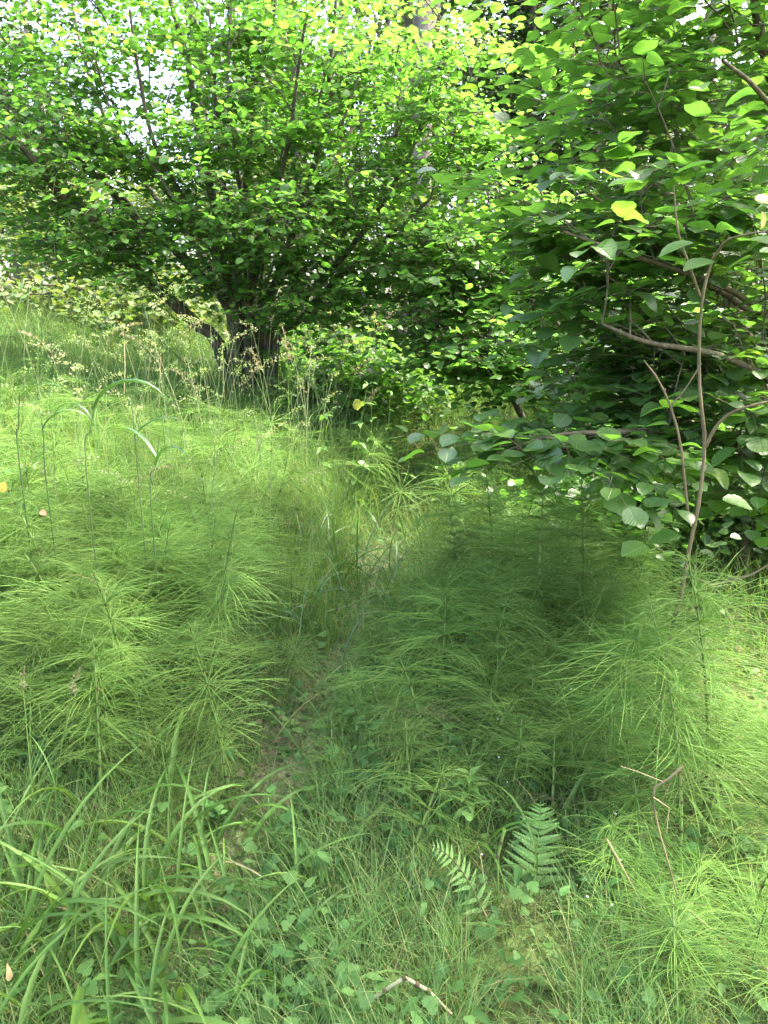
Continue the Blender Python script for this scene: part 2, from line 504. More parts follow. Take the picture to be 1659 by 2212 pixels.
py_ = np.arange(0.4, 4.7, .05)
tw = np.linspace(-1, 1, 9)
wid = .09 + .03 * np.sin(py_ * 5.3) + .06 * np.exp(-((py_ - 2.3) / .25) ** 2) + .05 * np.exp(-((py_ - 4.0) / .35) ** 2)
PX = path_x(py_)[:, None] + tw[None] * wid[:, None] + .02 * np.sin(py_ * 9)[:, None]
PY = np.repeat(py_[:, None], 9, 1)
PZ = H(PX, PY) + .006 + .004 * (1 - tw ** 2)[None]
ii = np.arange(len(py_) - 1)[:, None] * 9 + np.arange(8)[None]
F = np.stack([ii, ii + 1, ii + 10, ii + 9], -1).reshape(-1, 4)
o = link('path', mk_mesh('path', np.stack([PX, PY, PZ], -1).reshape(-1, 3), F, M['path'])); o['kind'] = 'structure'
o['label'] = 'narrow trodden earth path between the grasses'


# ------------------------------------------------------------------ ribbons (grass blades)
def ribbons(base, az, length, width, lean0, bend, K=4, vfold=.25, twist=None, taper=1.4):
    """blades as 2-wide strips: V (N*(K+1)*2,3), F quads"""
    N = len(base)
    t = np.linspace(0, 1, K + 1)
    th = lean0[:, None] + bend[:, None] * t[None] ** 1.3
    seg = length[:, None] / K
    dx = np.sin(th) * seg; dz = np.cos(th) * seg
    hx = np.concatenate([np.zeros((N, 1)), np.cumsum((dx[:, 1:] + dx[:, :-1]) / 2, 1)], 1)
    hz = np.concatenate([np.zeros((N, 1)), np.cumsum((dz[:, 1:] + dz[:, :-1]) / 2, 1)], 1)
    ca, sa = np.cos(az)[:, None], np.sin(az)[:, None]
    c = np.stack([base[:, 0:1] + hx * ca, base[:, 1:2] + hx * sa, base[:, 2:3] + hz], -1)
    side = np.stack([-np.sin(az), np.cos(az), np.zeros(N)], -1)
    if twist is not None:
        up = np.stack([np.zeros(N), np.zeros(N), np.ones(N)], -1)
        side = unit(side * np.cos(twist)[:, None] + (np.stack([np.cos(az), np.sin(az), np.zeros(N)], -1) + up * .3) * np.sin(twist)[:, None])
    w = width[:, None] * np.clip((1 - t[None] ** taper) * np.minimum(1, .45 + t[None] * 2.2), .04, 1)
    Lp = c - side[:, None] * w[..., None] * .5
    Rp = c + side[:, None] * w[..., None] * .5
    V = np.stack([Lp, Rp], 2).reshape(-1, 3)
    k = np.arange(K)[None] * 2 + np.arange(N)[:, None] * (K + 1) * 2
    F = np.stack([k, k + 1, k + 3, k + 2], -1).reshape(-1, 4)
    return V, F, (K + 1) * 2


def scatter(n, y0, y1, xmin=None, xmax=None, power=1.0, margin=0.3):
    """random ground points inside the view wedge between y0 and y1"""
    y = y0 + (y1 - y0) * rng.random(n) ** power
    half = .56 * y + margin
    lo = -half if xmin is None else np.maximum(-half, xmin)
    hi = half if xmax is None else np.minimum(half, xmax)
    x = lo + (hi - lo) * rng.random(n)
    return x, y


def patchy(x, y, s=1.0, k=0.0):
    return .5 + .25 * np.sin(x * 3.1 * s + 1.3 * np.sin(y * 2.3 * s + k) + k) + .25 * np.sin(y * 2.7 * s + 1.7 * np.sin(x * 1.9 * s) + 2 * k)


grass_mb = MB()


def grass_layer(n, y0, y1, lmin, lmax, wmin, wmax, K, power=1.0, keep=None, vr=(0, 1), bendr=(.5, 1.7), lean=(.05, .45)):
    x, y = scatter(n, y0, y1, power=power)
    dp = x - path_x(y)
    bare = np.maximum(np.exp(-((y - 2.3) / .25) ** 2), np.exp(-((y - 4.0) / .35) ** 2))
    k = rng.random(n) < np.clip(.5 - .22 * bare + np.abs(dp + .02) / .27, .05, 1)
    if keep is not None:
        k &= rng.random(n) < keep(x, y)
    x, y, dp = x[k], y[k], dp[k]
    n = len(x)
    short = np.clip(.55 + np.abs(dp) / .6, .55, 1)
    sx = IW / 2 + FPX * x / (y * .97 + .3)
    short = np.where((y < 1.75) & (sx > 1020) & (sx < 1240), short * .4, short)
    L_ = (lmin + (lmax - lmin) * rng.random(n) ** 1.3) * short
    V, F, kk = ribbons(np.stack([x, y, H(x, y) - .01], -1), rng.random(n) * 2 * np.pi, L_, wmin + (wmax - wmin) * rng.random(n),
                       rng.uniform(*lean, n), rng.uniform(*bendr, n), K, twist=rng.normal(0, .6, n))
    vv = np.clip(vr[0] + (vr[1] - vr[0]) * rng.random(n), 0, .999)
    grass_mb.add(V, F, np.repeat(vv, kk))


bankf = lambda x, y: np.clip((path_x(y) - x) / 1.0 + .15, .0, 1)
rightshade = lambda x, y: np.where((x - path_x(y)) > 1.2, .25, 1.0)
grass_layer(42000, .75, 3.2, .08, .30, .0018, .004, 4, keep=rightshade, vr=(0, .93))
grass_layer(60000, 3.0, 6.5, .15, .5, .0022, .005, 4, keep=rightshade)
grass_layer(40000, 6.0, 12.0, .25, .65, .003, .007, 3, keep=lambda x, y: np.where(x - path_x(y) > 1, .2, 1.0))
grass_layer(15000, 2.8, 8.5, .3, .68, .0014, .003, 5, keep=lambda x, y: np.where(x < path_x(y) - .2, 1.0, .08), vr=(.84, .98), bendr=(.3, 1.2), lean=(.02, .3))
# dried grass and hay on the path
x = path_x(yv := rng.uniform(.9, 6, 9000)) + rng.normal(0, .2, 9000)
V, F, kk = ribbons(np.stack([x, yv, H(x, yv) + rng.uniform(.0, .05, 9000)], -1), rng.random(9000) * 6.28, rng.uniform(.05, .25, 9000), rng.uniform(.0012, .003, 9000),
                   rng.uniform(1.1, 1.6, 9000), rng.uniform(-.3, .5, 9000), 3)
grass_mb.add(V, F, np.repeat(rng.uniform(.9, .999, 9000), kk))
go = link('grass', grass_mb.mesh('grass', M['grass']))
tag(go, 'fine green meadow grass covering the bank and the path edges', 'grass', kind='stuff')

# ground cover: small herb leaves near the soil
hb = MB()
n = 30000
x, y = scatter(n, .8, 9, power=1.35)
dp = np.abs(x - path_x(y))
k = (rng.random(n) < np.clip(.55 + dp / .35, 0, 1)) & (rng.random(n) < .1 + 1.1 * patchy(x, y, 1.7, 2) ** 2)
x, y = x[k], y[k]; n = len(x)
hh = rng.random(n) ** 2 * .14
az = rng.random(n) * 6.283
d = np.stack([np.cos(az), np.sin(az), rng.normal(-.1, .3, n)], -1)
nn = np.stack([rng.normal(0, .35, n), rng.normal(-.1, .35, n), np.ones(n)], -1)
pos = np.stack([x, y, H(x, y) + .015 + hh], -1)
big = rng.random(n) < .45
vv = rng.random(n)
leaves_into(hb, LOBED, pos[big], d[big], nn[big], rng.uniform(.016, .045, big.sum()), vv[big])
leaves_into(hb, LANCE, pos[~big], d[~big], nn[~big], rng.uniform(.025, .065, (~big).sum()), vv[~big])
ho = link('ground_cover_leaves', hb.mesh('ground_cover_leaves', M['herb']))
tag(ho, 'low ground cover of small round and lance shaped leaves', 'ground cover', kind='stuff')

# litter on the path and under the shrubs
lb = MB()
n = 1500
yv = rng.uniform(.9, 7, n); x = path_x(yv) + rng.normal(0, .16, n)
x2, y2 = scatter(5000, 2, 12); kk2 = (x2 - path_x(y2)) > .8
x = np.concatenate([x, x2[kk2]]); yv = np.concatenate([yv, y2[kk2]]); n = len(x)
az = rng.random(n) * 6.283
d = np.stack([np.cos(az), np.sin(az), rng.normal(0, .2, n)], -1)
leaves_into(lb, MID, np.stack([x, yv, H(x, yv) + rng.uniform(.008, .03, n)], -1), d, np.stack([rng.normal(0, .4, n), rng.normal(0, .4, n), np.ones(n)], -1), rng.uniform(.01, .04, n), rng.random(n))
lo_ = link('leaf_litter', lb.mesh('leaf_litter', M['litter']))
tag(lo_, 'dead brown leaf litter on the bare path earth', 'leaf litter', kind='stuff')


# ------------------------------------------------------------------ shrubs and trees
def grow(stems, targets, min_z_rel=.15, rad=.007, seg=6, skip=.25):
    """attach every target to the nearest point of the skeleton; returns branch polylines"""
    nodes = []
    for pts, r0, r1 in stems:
        p = smooth_path(pts, 24)
        nodes.append(p[int(24 * skip):])
    nodes = np.concatenate(nodes)
    dist = np.array([np.min(np.linalg.norm(nodes - t, axis=1)) for t in targets])
    out = []
    for k in np.argsort(dist):
        t = targets[k]
        dv = nodes - t
        dd = np.linalg.norm(dv, axis=1) + np.clip(dv[:, 2] + min_z_rel, 0, None) * 2.0
        a = nodes[np.argmin(dd)]
        l = np.linalg.norm(t - a)
        if l < .05:
            continue
        c = a + (t - a) * .45 + np.array([0, 0, .22 * l]) + rng.normal(0, .06 * l, 3)
        s = np.linspace(0, 1, seg + 1)[:, None]
        p = (1 - s) ** 2 * a + 2 * s * (1 - s) * c + s * s * t
        nodes = np.concatenate([nodes, p[2:]])
        out.append((p, min(rad * (.6 + .5 * l), .014)))
    return out


def sprays(branches, per, tl, leaf, spacing, flat=.3, frac=.35, up=(0, 0, 1), dn=.18):
    """flat leafy side twigs along the branches; returns leaves and twig polylines"""
    LP, LD, LN, LS, TW = [], [], [], [], []

    def put(p0, hd, ln, rise):
        m = max(3, int(ln / spacing))
        t = (np.arange(m) + .5) / m
        dirv = unit(np.array([hd[0], hd[1], rise]))
        drop = -.22 * ln
        pts = p0 + dirv * (t * ln)[:, None] + np.stack([0 * t, 0 * t, drop * t ** 2], -1)
        end = p0 + dirv * ln + np.array([0, 0, drop])
        TW.append(np.array([p0, p0 + dirv * ln * .5 + np.array([0, 0, drop * .25]), end]))
        sd = np.array([-dirv[1], dirv[0], 0])
        sg = np.where(np.arange(m) % 2 == 0, 1, -1)[:, None]
        d = dirv * rng.uniform(.35, .8, (m, 1)) + sd * sg * rng.uniform(.6, 1, (m, 1)) + np.array([0, 0, -.12]) + rng.normal(0, dn, (m, 3))
        d[-1] = dirv + rng.normal(0, .15, 3)
        nn = np.array(up) + rng.normal(0, flat, (m, 3))
        LP.append(pts + unit(d) * .012); LD.append(d); LN.append(nn)
        LS.append(leaf * rng.uniform(.55, 1.2, m) * (.8 + .2 * np.sin(np.pi * t)))

    for p, r in branches:
        ax = p[-1] - p[0]
        h = math.atan2(ax[1], ax[0])
        for q in range(per):
            f = frac + (1 - frac) * (q + .5 * rng.random()) / per
            i = min(int(f * (len(p) - 1)), len(p) - 2)
            p0 = p[i] + (p[i + 1] - p[i]) * (f * (len(p) - 1) - i)
            a = h + (1 if q % 2 else -1) * rng.uniform(.3, 1.5) + rng.normal(0, .3)
            put(p0, (math.cos(a), math.sin(a)), tl * rng.uniform(.6, 1.25), rng.normal(.12, .22))
        put(p[-1], (math.cos(h), math.sin(h)), tl * .8, rng.normal(.1, .2))
    return np.concatenate(LP), np.concatenate(LD), np.concatenate(LN), np.concatenate(LS), TW


def sample_blobs(blobs, n):
    """points in a union of ellipsoids (centre, radii, weight), denser near the surface"""
    w = np.array([b[2] for b in blobs], float); w /= w.sum()
    pick = rng.choice(len(blobs), n, p=w)
    u = unit(rng.normal(size=(n, 3)))
    r = rng.random(n) ** (1 / 2.2)
    c = np.array([blobs[i][0] for i in pick]); rad = np.array([blobs[i][1] for i in pick])
    return c + u * r[:, None] * rad


def shrub(name, label, cat, base, stems, targets, per, tl, leaf, spacing, leaf_mat_, big_mat, bark, n_parts=300, lod=MID, group=None, twig_r=.0022, flat=.3, big_T=HAZEL, dn=.18, keep=None, rad=.007, frac=.35, skip=.25, part_depth=99):
    base = np.asarray(base, float)
    root = thing(name, label, cat, base, group)
    for pts, r0, r1 in stems:
        p = smooth_path(pts, 22)
        r = np.linspace(r0, r1, 22) * (1 + .25 * np.exp(-np.linspace(0, 8, 22)))
        V, F = tube(p - base, r, 8, .05)
        link('stem', mk_mesh('stem', V, F, bark), root)
    br = grow(stems, targets, rad=rad, skip=skip)
    P_, D_, N_, S_, TW = sprays(br, per, tl, leaf, spacing, flat, frac, dn=dn)
    if keep is not None:
        k = keep(P_)
        P_, D_, N_, S_ = P_[k], D_[k], N_[k], S_[k]
    mb = MB()
    for p, r in br:
        V, F = tube(p - base, np.linspace(r, r * .45, len(p)), 5)
        mb.add(V, F)
    o = link('branches', mb.mesh('branches', bark), root); o['kind'] = 'stuff'
    mb = MB()
    for p in TW:
        V, F = tube(p - base, np.array([twig_r, twig_r * .8, twig_r * .5]), 3)
        mb.add(V, F)
    o = link('twigs', mb.mesh('twigs', M['twig']), root); o['kind'] = 'stuff'
    px, py, dep = project(P_)
    inview = (px > 5) & (px < IW - 5) & (py > 5) & (py < IH - 5) & (dep > .3) & (dep < part_depth)
    score = np.where(inview, S_ / np.maximum(dep, .1), 0)
    top = np.argsort(-score)[:n_parts]
    top = top[score[top] > 0]
    rest = np.ones(len(P_), bool); rest[top] = False
    ms = []
    for q in range(9):
        T = big_T
        V = T[0].copy()
        V[:, 0] *= rng.uniform(.88, 1.08); V[:, 2] = V[:, 2] * rng.uniform(.4, 1.8) + .035 * np.sin(V[:, 1] * 7 + q * 1.3) + V[:, 0] * rng.normal(0, .12) + .05 * np.sin(V[:, 0] * 9 + q) * V[:, 1]
        ms.append(mk_mesh('leaf', V, T[1], big_mat, np.zeros(len(V)), T[2]))
    leaf_objects(root, base, ms, P_[top], D_[top], N_[top], S_[top])
    mb = MB()
    leaves_into(mb, lod, P_[rest] - base, D_[rest], N_[rest], S_[rest], rng.random(rest.sum()))
    o = link('foliage', mb.mesh('foliage', leaf_mat_, uv=True), root); o['kind'] = 'stuff'
    return root, len(P_)


def trace(pts, d0, d1=None):
    d1 = d0 if d1 is None else d1
    m = len(pts)
    return [P(a, b, d0 + (d1 - d0) * k / max(m - 1, 1)) for k, (a, b) in enumerate(pts)]


# --- the hazel on the bank
hd = 6.3
hb0 = P(535, 750, hd); hb0[2] = float(H(hb0[0], hb0[1])) - .03
HB = hb0


def from_base(dx, dy, pts):
    return [HB + np.array([dx, dy, 0])] + list(pts)


stems = [
    (from_base(-.1, -.05, trace([(470, 740), (425, 700), (360, 640), (320, 610), (255, 535), (200, 470), (135, 425), (85, 360), (30, 300), (-60, 230)], 6.1, 5.4)), .055, .022),
    (from_base(-.12, -.1, trace([(500, 670), (425, 590), (370, 530), (305, 480), (260, 430), (210, 385), (140, 325), (80, 265), (0, 215), (-100, 160)], 6.2, 5.8)), .05, .02),
    (from_base(-.05, .1, trace([(522, 700), (515, 600), (470, 470), (440, 340), (420, 230), (405, 130), (385, 60), (365, -20), (350, -200)], 6.3, 6.6)), .046, .015),
    (from_base(0, .15, trace([(540, 700), (540, 500), (505, 350), (475, 250), (455, 170), (420, 40), (400, -150)], 6.5, 7.2)), .035, .01),
    (from_base(.05, .05, trace([(548, 700), (545, 560), (530, 420), (545, 250), (560, 150), (590, 60), (600, -150)], 6.3, 6.3)), .035, .01),
    (from_base(.08, 0, trace([(562, 700), (600, 600), (640, 480), (680, 350), (700, 250), (715, 130), (730, -50)], 6.2, 6.0)), .04, .01),
    (from_base(.14, -.05, trace([(585, 715), (640, 660), (720, 580), (800, 480), (850, 400), (900, 300), (930, 180)], 6.2, 6.0)), .038, .01),
    (from_base(.2, -.1, trace([(600, 735), (650, 690), (715, 615), (750, 585), (830, 520), (930, 430)], 6.1, 5.7)), .034, .01),
    (from_base(.1, .25, trace([(575, 700), (620, 560), (680, 430), (760, 280), (820, 150), (850, 0)], 6.7, 7.3)), .036, .01),
    (from_base(-.1, -.2, trace([(510, 700), (480, 560), (390, 420), (330, 300), (300, 160), (280, 20)], 6.0, 5.5)), .032, .008),
    (from_base(.02, -.2, trace([(535, 700), (560, 560), (590, 440), (625, 300), (640, 180), (660, 40)], 6.0, 5.4)), .03, .008),
    (from_base(-.2, .2, trace([(505, 700), (430, 540), (330, 420), (230, 260), (180, 120), (150, -20)], 6.6, 7.2)), .035, .01),
]
for a0, a1, dd, rr in [((470, 300), (440, -60), 6.0, .017), ((600, 400), (640, 60), 6.5, .016), ((650, 480), (790, 120), 5.8, .018), ((700, 540), (880, 240), 6.3, .018), ((520, 420), (500, 0), 5.7, .015),
                       ((440, 520), (210, 180), 6.2, .02), ((560, 450), (575, 20), 6.8, .016), ((640, 560), (770, 350), 5.6, .016), ((610, 520), (730, 150), 6.9, .018), ((480, 560), (310, 330), 5.5, .018)]:
    q = rng.normal(0, .1, 2)
    stems.append(([HB + np.array([q[0], q[1], 0]), P((540 + a0[0]) / 2, (720 + a0[1]) / 2, 6.2), P(*a0, (6.2 + dd) / 2), P((a0[0] + a1[0]) / 2 + rng.normal(0, 8), (a0[1] + a1[1]) / 2, dd), P(*a1, dd)], rr, rr * .35))
V, F = tube([HB + [0.02, 0, -.1], HB + [.02, 0, .15], HB + [.02, 0, .42]], [.2, .15, .05], 10, .12)
blobs = [
    (P(760, 180, 6.1), (1.15, 1.0, .85), 1.5), (P(880, 150, 5.9), (.7, .7, .65), .6), (P(560, 60, 6.3), (1.2, 1.2, .8), 1.2),
    (P(700, 380, 6.0), (1.2, .9, .75), 1.1), (P(480, 400, 5.7), (1.1, .9, .5), .65), (P(230, 370, 5.9), (1.1, .9, .5), .9),
    (P(60, 120, 5.7), (1.0, 1.0, .85), 1.2), (P(80, 380, 5.6), (.8, .8, .45), .6), (P(340, 20, 6.2), (.9, .9, .35), .5), (P(330, 200, 6.3), (.8, .8, .5), .25), (P(600, 640, 5.7), (1.0, .5, .2), .3), (P(360, 590, 5.6), (.7, .5, .2), .15),
    (P(560, 520, 5.6), (1.1, .7, .3), .45), (P(300, 520, 5.6), (.9, .6, .25), .6), (P(740, 590, 5.7), (.7, .6, .35), .6), (P(820, 500, 5.8), (.8, .7, .4), .6),
    (P(600, -150, 6.6), (1.0, 1.0, .5), .35), (P(150, -150, 6.2), (1.5, 1.3, .6), .9), (P(900, 290, 5.8), (.55, .6, .4), .4), (P(640, 640, 6.0), (1.0, .6, .25), .3),
]
targets = sample_blobs(blobs, 570)
HAZ, nh = shrub('hazel_tree', 'large many-stemmed hazel fanning out on the bank with a sunlit yellow-green top', 'tree', HB, stems, targets, 6, .40, .064, .05,
                M['hazel'], M['hazel'], M['hazel_bark'], 300, MID, twig_r=.0025, flat=.4)
link('stool', mk_mesh('stool', V - HB, F, M['hazel_bark']), HAZ)

# --- the big hazel bush over the path on the right
rb = np.array([2.15, 3.55, 0]); rb[2] = float(H(rb[0], rb[1])) - .03
stems = [
    ([rb, P(1735, 900, 3.3), P(1659, 705, 3.0), P(1600, 640, 2.8), P(1480, 590, 2.6), P(1330, 540, 2.5), P(1215, 500, 2.45)], .017, .004),
    ([rb + [-.05, .1, 0], P(1720, 800, 3.4), P(1600, 660, 3.0), P(1500, 600, 2.8), P(1400, 520, 2.7), P(1290, 430, 2.7), P(1190, 370, 2.7)], .015, .004),
    ([rb + [.1, .2, 0], P(1640, 800, 3.9), P(1480, 480, 3.9), P(1385, 370, 3.9), P(1340, 290, 3.8), P(1300, 180, 3.8), P(1260, 20, 3.7), P(1240, -200, 3.6)], .035, .01),
    ([rb + [.1, .3, 0], P(1700, 700, 4.0), P(1560, 400, 3.9), P(1545, 320, 3.9), P(1500, 220, 3.8), P(1440, 60, 3.7), P(1400, -150, 3.5)], .035, .01),
    ([rb + [.15, .1, 0], P(1760, 700, 3.7), P(1700, 300, 3.5), P(1640, 60, 3.2), P(1600, -250, 3.0)], .04, .012),
    ([rb + [.0, -.1, 0], P(1720, 1100, 3.2), P(1650, 1000, 2.9), P(1500, 940, 2.6), P(1350, 935, 2.4), P(1200, 940, 2.3), P(1075, 980, 2.25)], .02, .003),
    ([rb + [.0, -.2, 0], P(1740, 1000, 3.1), P(1690, 850, 2.7), P(1560, 770, 2.45), P(1400, 740, 2.4), P(1300, 700, 2.4)], .02, .005),
    ([rb + [-.1, .3, 0], P(1600, 1050, 3.9), P(1480, 900, 3.8), P(1340, 800, 3.7), P(1230, 720, 3.6)], .022, .006),
    ([rb + [.3, -.3, 0], P(1800, 600, 2.9), P(1740, 350, 2.4), P(1640, 200, 2.1), P(1560, 130, 2.0)], .014, .004),
]
blobs = [
    (P(1480, 250, 3.3), (.75, .7, .6), 1.5), (P(1360, 190, 3.6), (.45, .6, .5), .8), (P(1560, 60, 3.0), (.6, .7, .5), 1.0), (P(1290, 430, 2.9), (.42, .45, .2), .8),
    (P(1480, 560, 2.8), (.55, .5, .3), 1.0), (P(1290, 560, 2.6), (.3, .35, .2), .5), (P(1600, 450, 2.5), (.35, .4, .35), .7), (P(1450, 760, 2.9), (.55, .5, .25), 1.3),
    (P(1600, 830, 2.7), (.45, .5, .25), 1.0), (P(1330, 800, 3.3), (.45, .5, .25), .7), (P(1520, 920, 2.7), (.42, .4, .12), .8), (P(1230, 960, 2.35), (.3, .2, .05), .9),
    (P(1600, 1040, 2.8), (.4, .5, .12), .6), (P(1600, 600, 3.4), (.7, .6, .5), 1.0), (P(1400, 60, 3.6), (.7, .7, .5), .9),
    (np.array([1.7, 3.1, 4.7]), (1.3, 1.0, .5), 1.0), (np.array([2.5, 1.9, 4.5]), (1.7, 1.0, .6), 5.0), (np.array([2.6, 4.2, 3.6]), (1.0, 1.2, 1.2), .9),  # crown out of view; the heavy blob is added to shade the foreground
]
targets = sample_blobs(blobs, 490)
RB, nr = shrub('hazel_bush', 'big shaded hazel bush with large glossy leaves leaning over the path edge', 'bush', rb, stems, targets, 4, .30, .088, .056,
               M['hazel_near'], M['hazel_near'], M['twig'], 300, HAZEL, twig_r=.002, flat=.17, rad=.005, dn=.1)

# --- the middle thicket beyond, at the end of the path
mbp = np.array([1.55, 6.3, 0]); mbp[2] = float(H(mbp[0], mbp[1])) - .03
stems = [([mbp + [dx, dy, 0]] + [P(a, b, dd) for a, b, dd in pl], .03, .008) for dx, dy, pl in [
    (-.1, 0, [(1150, 860, 6.2), (1080, 720, 6.0), (1010, 600, 5.8), (960, 520, 5.6)]),
    (0, .1, [(1180, 820, 6.4), (1150, 650, 6.3), (1100, 480, 6.2), (1060, 380, 6.1)]),
    (.1, -.1, [(1200, 830, 6.2), (1200, 640, 6.0), (1180, 480, 5.9), (1150, 320, 5.8)]),
    (.2, .2, [(1230, 800, 6.5), (1290, 600, 6.5), (1300, 420, 6.4), (1310, 300, 6.4)]),
    (-.2, -.2, [(1100, 850, 5.8), (1010, 760, 5.5), (940, 690, 5.3)]),
    (.2, -.2, [(1250, 850, 5.7), (1240, 760, 5.3), (1200, 690, 5.1)])]]
blobs = [(P(1000, 560, 5.7), (.5, .6, .4), 1), (P(1130, 650, 5.7), (.65, .7, .5), 1.4), (P(1080, 450, 6.0), (.5, .6, .4), .8), (P(1250, 520, 6.0), (.7, .7, .6), 1.2),
         (P(970, 720, 5.4), (.45, .5, .25), .7), (P(1180, 800, 5.4), (.8, .6, .3), 1.2), (P(1330, 700, 5.8), (.7, .7, .5), 1), (P(1080, 790, 5.4), (.5, .5, .18), .8), (P(960, 760, 5.3), (.4, .4, .15), .4)]
targets = sample_blobs(blobs, 265)
MBU, nm = shrub('hazel_thicket', 'mid-green hazel thicket where the path ends, between the bank tree and the near bush', 'bush', mbp, stems, targets, 5, .34, .075, .055,
                M['hazel'], M['hazel'], M['hazel_bark'], 200, MID, twig_r=.002)


# --- trees of the wood behind
def wood_tree(name, label, x, y, h, r, crown, n_t, n_l, leaf, mat_, bark, lean=(0, 0), limbs=5, fork=None, group='trees of the wood behind', ivy=0, low=None):
    b = np.array([x, y, float(H(x, y)) - .1])
    root = thing(name, label, 'tree', b, group)
    tip = b + np.array([lean[0], lean[1], h])
    pts = [b, b + (tip - b) * .3 + rng.normal(0, .12, 3) * [1, 1, 0], b + (tip - b) * .65 + rng.normal(0, .2, 3) * [1, 1, 0], tip]
    p = smooth_path(pts, 20)
    V, F = tube(p - b, np.linspace(r, r * .25, 20) * (1 + .35 * np.exp(-np.linspace(0, 14, 20))), 10, .04)
    link('trunk', mk_mesh('trunk', V, F, bark), root)
    stems = [(pts, r, r * .25)]
    T = sample_blobs(crown, n_t)
    for q in range(limbs):
        f = rng.uniform(.3, .85)
        a = p[int(f * 19)]
        t = T[rng.integers(len(T))]
        c = (a + t) / 2 + np.array([0, 0, .35])
        lp = smooth_path([a, c, t], 9)
        V, F = tube(lp - b, np.linspace(r * .38, r * .1, 9), 6, .05)
        link('limb', mk_mesh('limb', V, F, bark), root)
        stems.append(([a, c, t], r * .3, r * .1))
    br = grow(stems, T, rad=.012, seg=5)
    mb = MB()
    for bp, rr in br:
        V, F = tube(bp - b, np.linspace(rr * 1.5, rr * .5, len(bp)), 4)
        mb.add(V, F)
    o = link('branches', mb.mesh('branches', bark), root); o['kind'] = 'stuff'
    E = np.array([bp[k] for bp, _ in br for k in (-1, -2, -3)])
    idx = rng.integers(0, len(E), n_t * n_l)
    sp = rng.normal(size=(len(idx), 3)) * np.array([.34, .34, .17])
    pos = E[idx] + sp
    if ivy:
        tt = rng.random(ivy); ti = (tt * .75 * 19).astype(int)
        a = rng.random(ivy) * 6.283
        rr = r * 1.1 + np.abs(rng.normal(0, .14, ivy))
        pos = np.concatenate([pos, p[ti] + np.stack([np.cos(a) * rr, np.sin(a) * rr, rng.uniform(-.35, .35, ivy)], -1)])
    m = len(pos)
    d = np.stack([rng.normal(size=m), rng.normal(size=m), rng.normal(-.25, .4, m)], -1)
    nn = np.stack([rng.normal(0, .5, m), rng.normal(0, .5, m), np.ones(m)], -1)
    mb = MB()
    leaves_into(mb, FARL, pos - b, d, nn, leaf * rng.uniform(.6, 1.25, m), rng.random(m))
    o = link('crown', mb.mesh('crown', mat_), root); o['kind'] = 'stuff'
    return root


def blob(px, py, d, rx, rz, w=1.0, ry=None):
    return (P(px, py, d), (rx, ry or rx, rz), w)


WT = 'trees of the wood behind'
wood_tree('tall_tree', 'slim pale grey trunk behind the bright hazel top, left of its grey neighbours', P(865, 600, 14)[0], 14, 13, .13, [blob(800, -250, 14, 2, 1.2), blob(930, -50, 14, .8, .5, .2)], 60, 50, .09, M['wood_leaf'], M['tree_bark'])
wood_tree('tall_tree', 'pale grey trunk behind the bright hazel top, with a curved side limb', P(930, 600, 13)[0], 13, 13, .17, [blob(930, -220, 13, 2, 1.2), blob(1000, -30, 13, .9, .5, .3)], 60, 50, .09, M['wood_leaf'], M['tree_bark'], lean=(.3, 0))
wood_tree('tall_tree', 'grey trunk beside the dark ivy-clad tree behind the hazel', P(985, 600, 15)[0], 15, 14, .14, [blob(1000, -200, 15, 2, 1.5), blob(960, 250, 15, .8, .6, .3)], 60, 50, .09, M['wood_leaf'], M['tree_bark'], lean=(.4, 0))
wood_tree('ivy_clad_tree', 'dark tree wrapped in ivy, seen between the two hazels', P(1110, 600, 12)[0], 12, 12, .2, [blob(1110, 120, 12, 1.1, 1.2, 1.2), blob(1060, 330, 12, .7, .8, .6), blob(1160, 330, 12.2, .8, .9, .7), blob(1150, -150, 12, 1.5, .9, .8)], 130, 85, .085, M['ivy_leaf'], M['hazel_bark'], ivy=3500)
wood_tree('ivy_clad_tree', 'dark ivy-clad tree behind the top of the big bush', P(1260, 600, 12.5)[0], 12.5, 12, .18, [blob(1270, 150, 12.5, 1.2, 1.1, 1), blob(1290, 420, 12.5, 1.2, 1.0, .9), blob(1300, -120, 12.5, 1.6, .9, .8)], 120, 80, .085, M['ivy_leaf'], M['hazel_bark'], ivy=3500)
wood_tree('tall_tree', 'tall dark tree behind the big bush near the pale blue sky gaps', P(1450, 600, 14)[0], 14, 12, .17, [blob(1440, 330, 14, 2, 1.4, 1), blob(1380, 100, 14, 1.1, .6, .5), blob(1560, 280, 14, 1.5, 1, .5), blob(1520, -150, 14, 2.4, .8, .7)], 130, 75, .09, M['wood_leaf'], M['tree_bark'])
wood_tree('tall_tree', 'green tree filling the wood edge behind the far side of the big bush', P(1700, 600, 13)[0], 13, 11, .17, [blob(1640, 350, 13, 1.8, 1.4, 1), blob(1720, 120, 13, 1.2, .9, .6), blob(1650, 600, 13, 1.8, 1.2, .7)], 110, 75, .09, M['wood_leaf'], M['tree_bark'])
wood_tree('tall_tree', 'straight brown trunk rising behind the path end, partly hidden by hazel leaves', P(905, 600, 10.5)[0], 10.5, 12, .15, [blob(880, -300, 10.5, 2, 1, 1), blob(880, 330, 11, .6, .7, .4)], 60, 50, .085, M['wood_leaf'], M['tree_bark'])
wood_tree('tall_tree', 'tree with light green foliage behind the middle of the bank hazel', P(640, 600, 14)[0], 14, 13, .15, [blob(640, 150, 14, 1.9, 1.5, 1), blob(560, 420, 14, 1.6, 1.1, .8), blob(750, 400, 13.5, 1.6, 1.2, .9), blob(650, -200, 14, 2, 1, .6)], 150, 80, .09, M['wood_leaf'], M['tree_bark'])
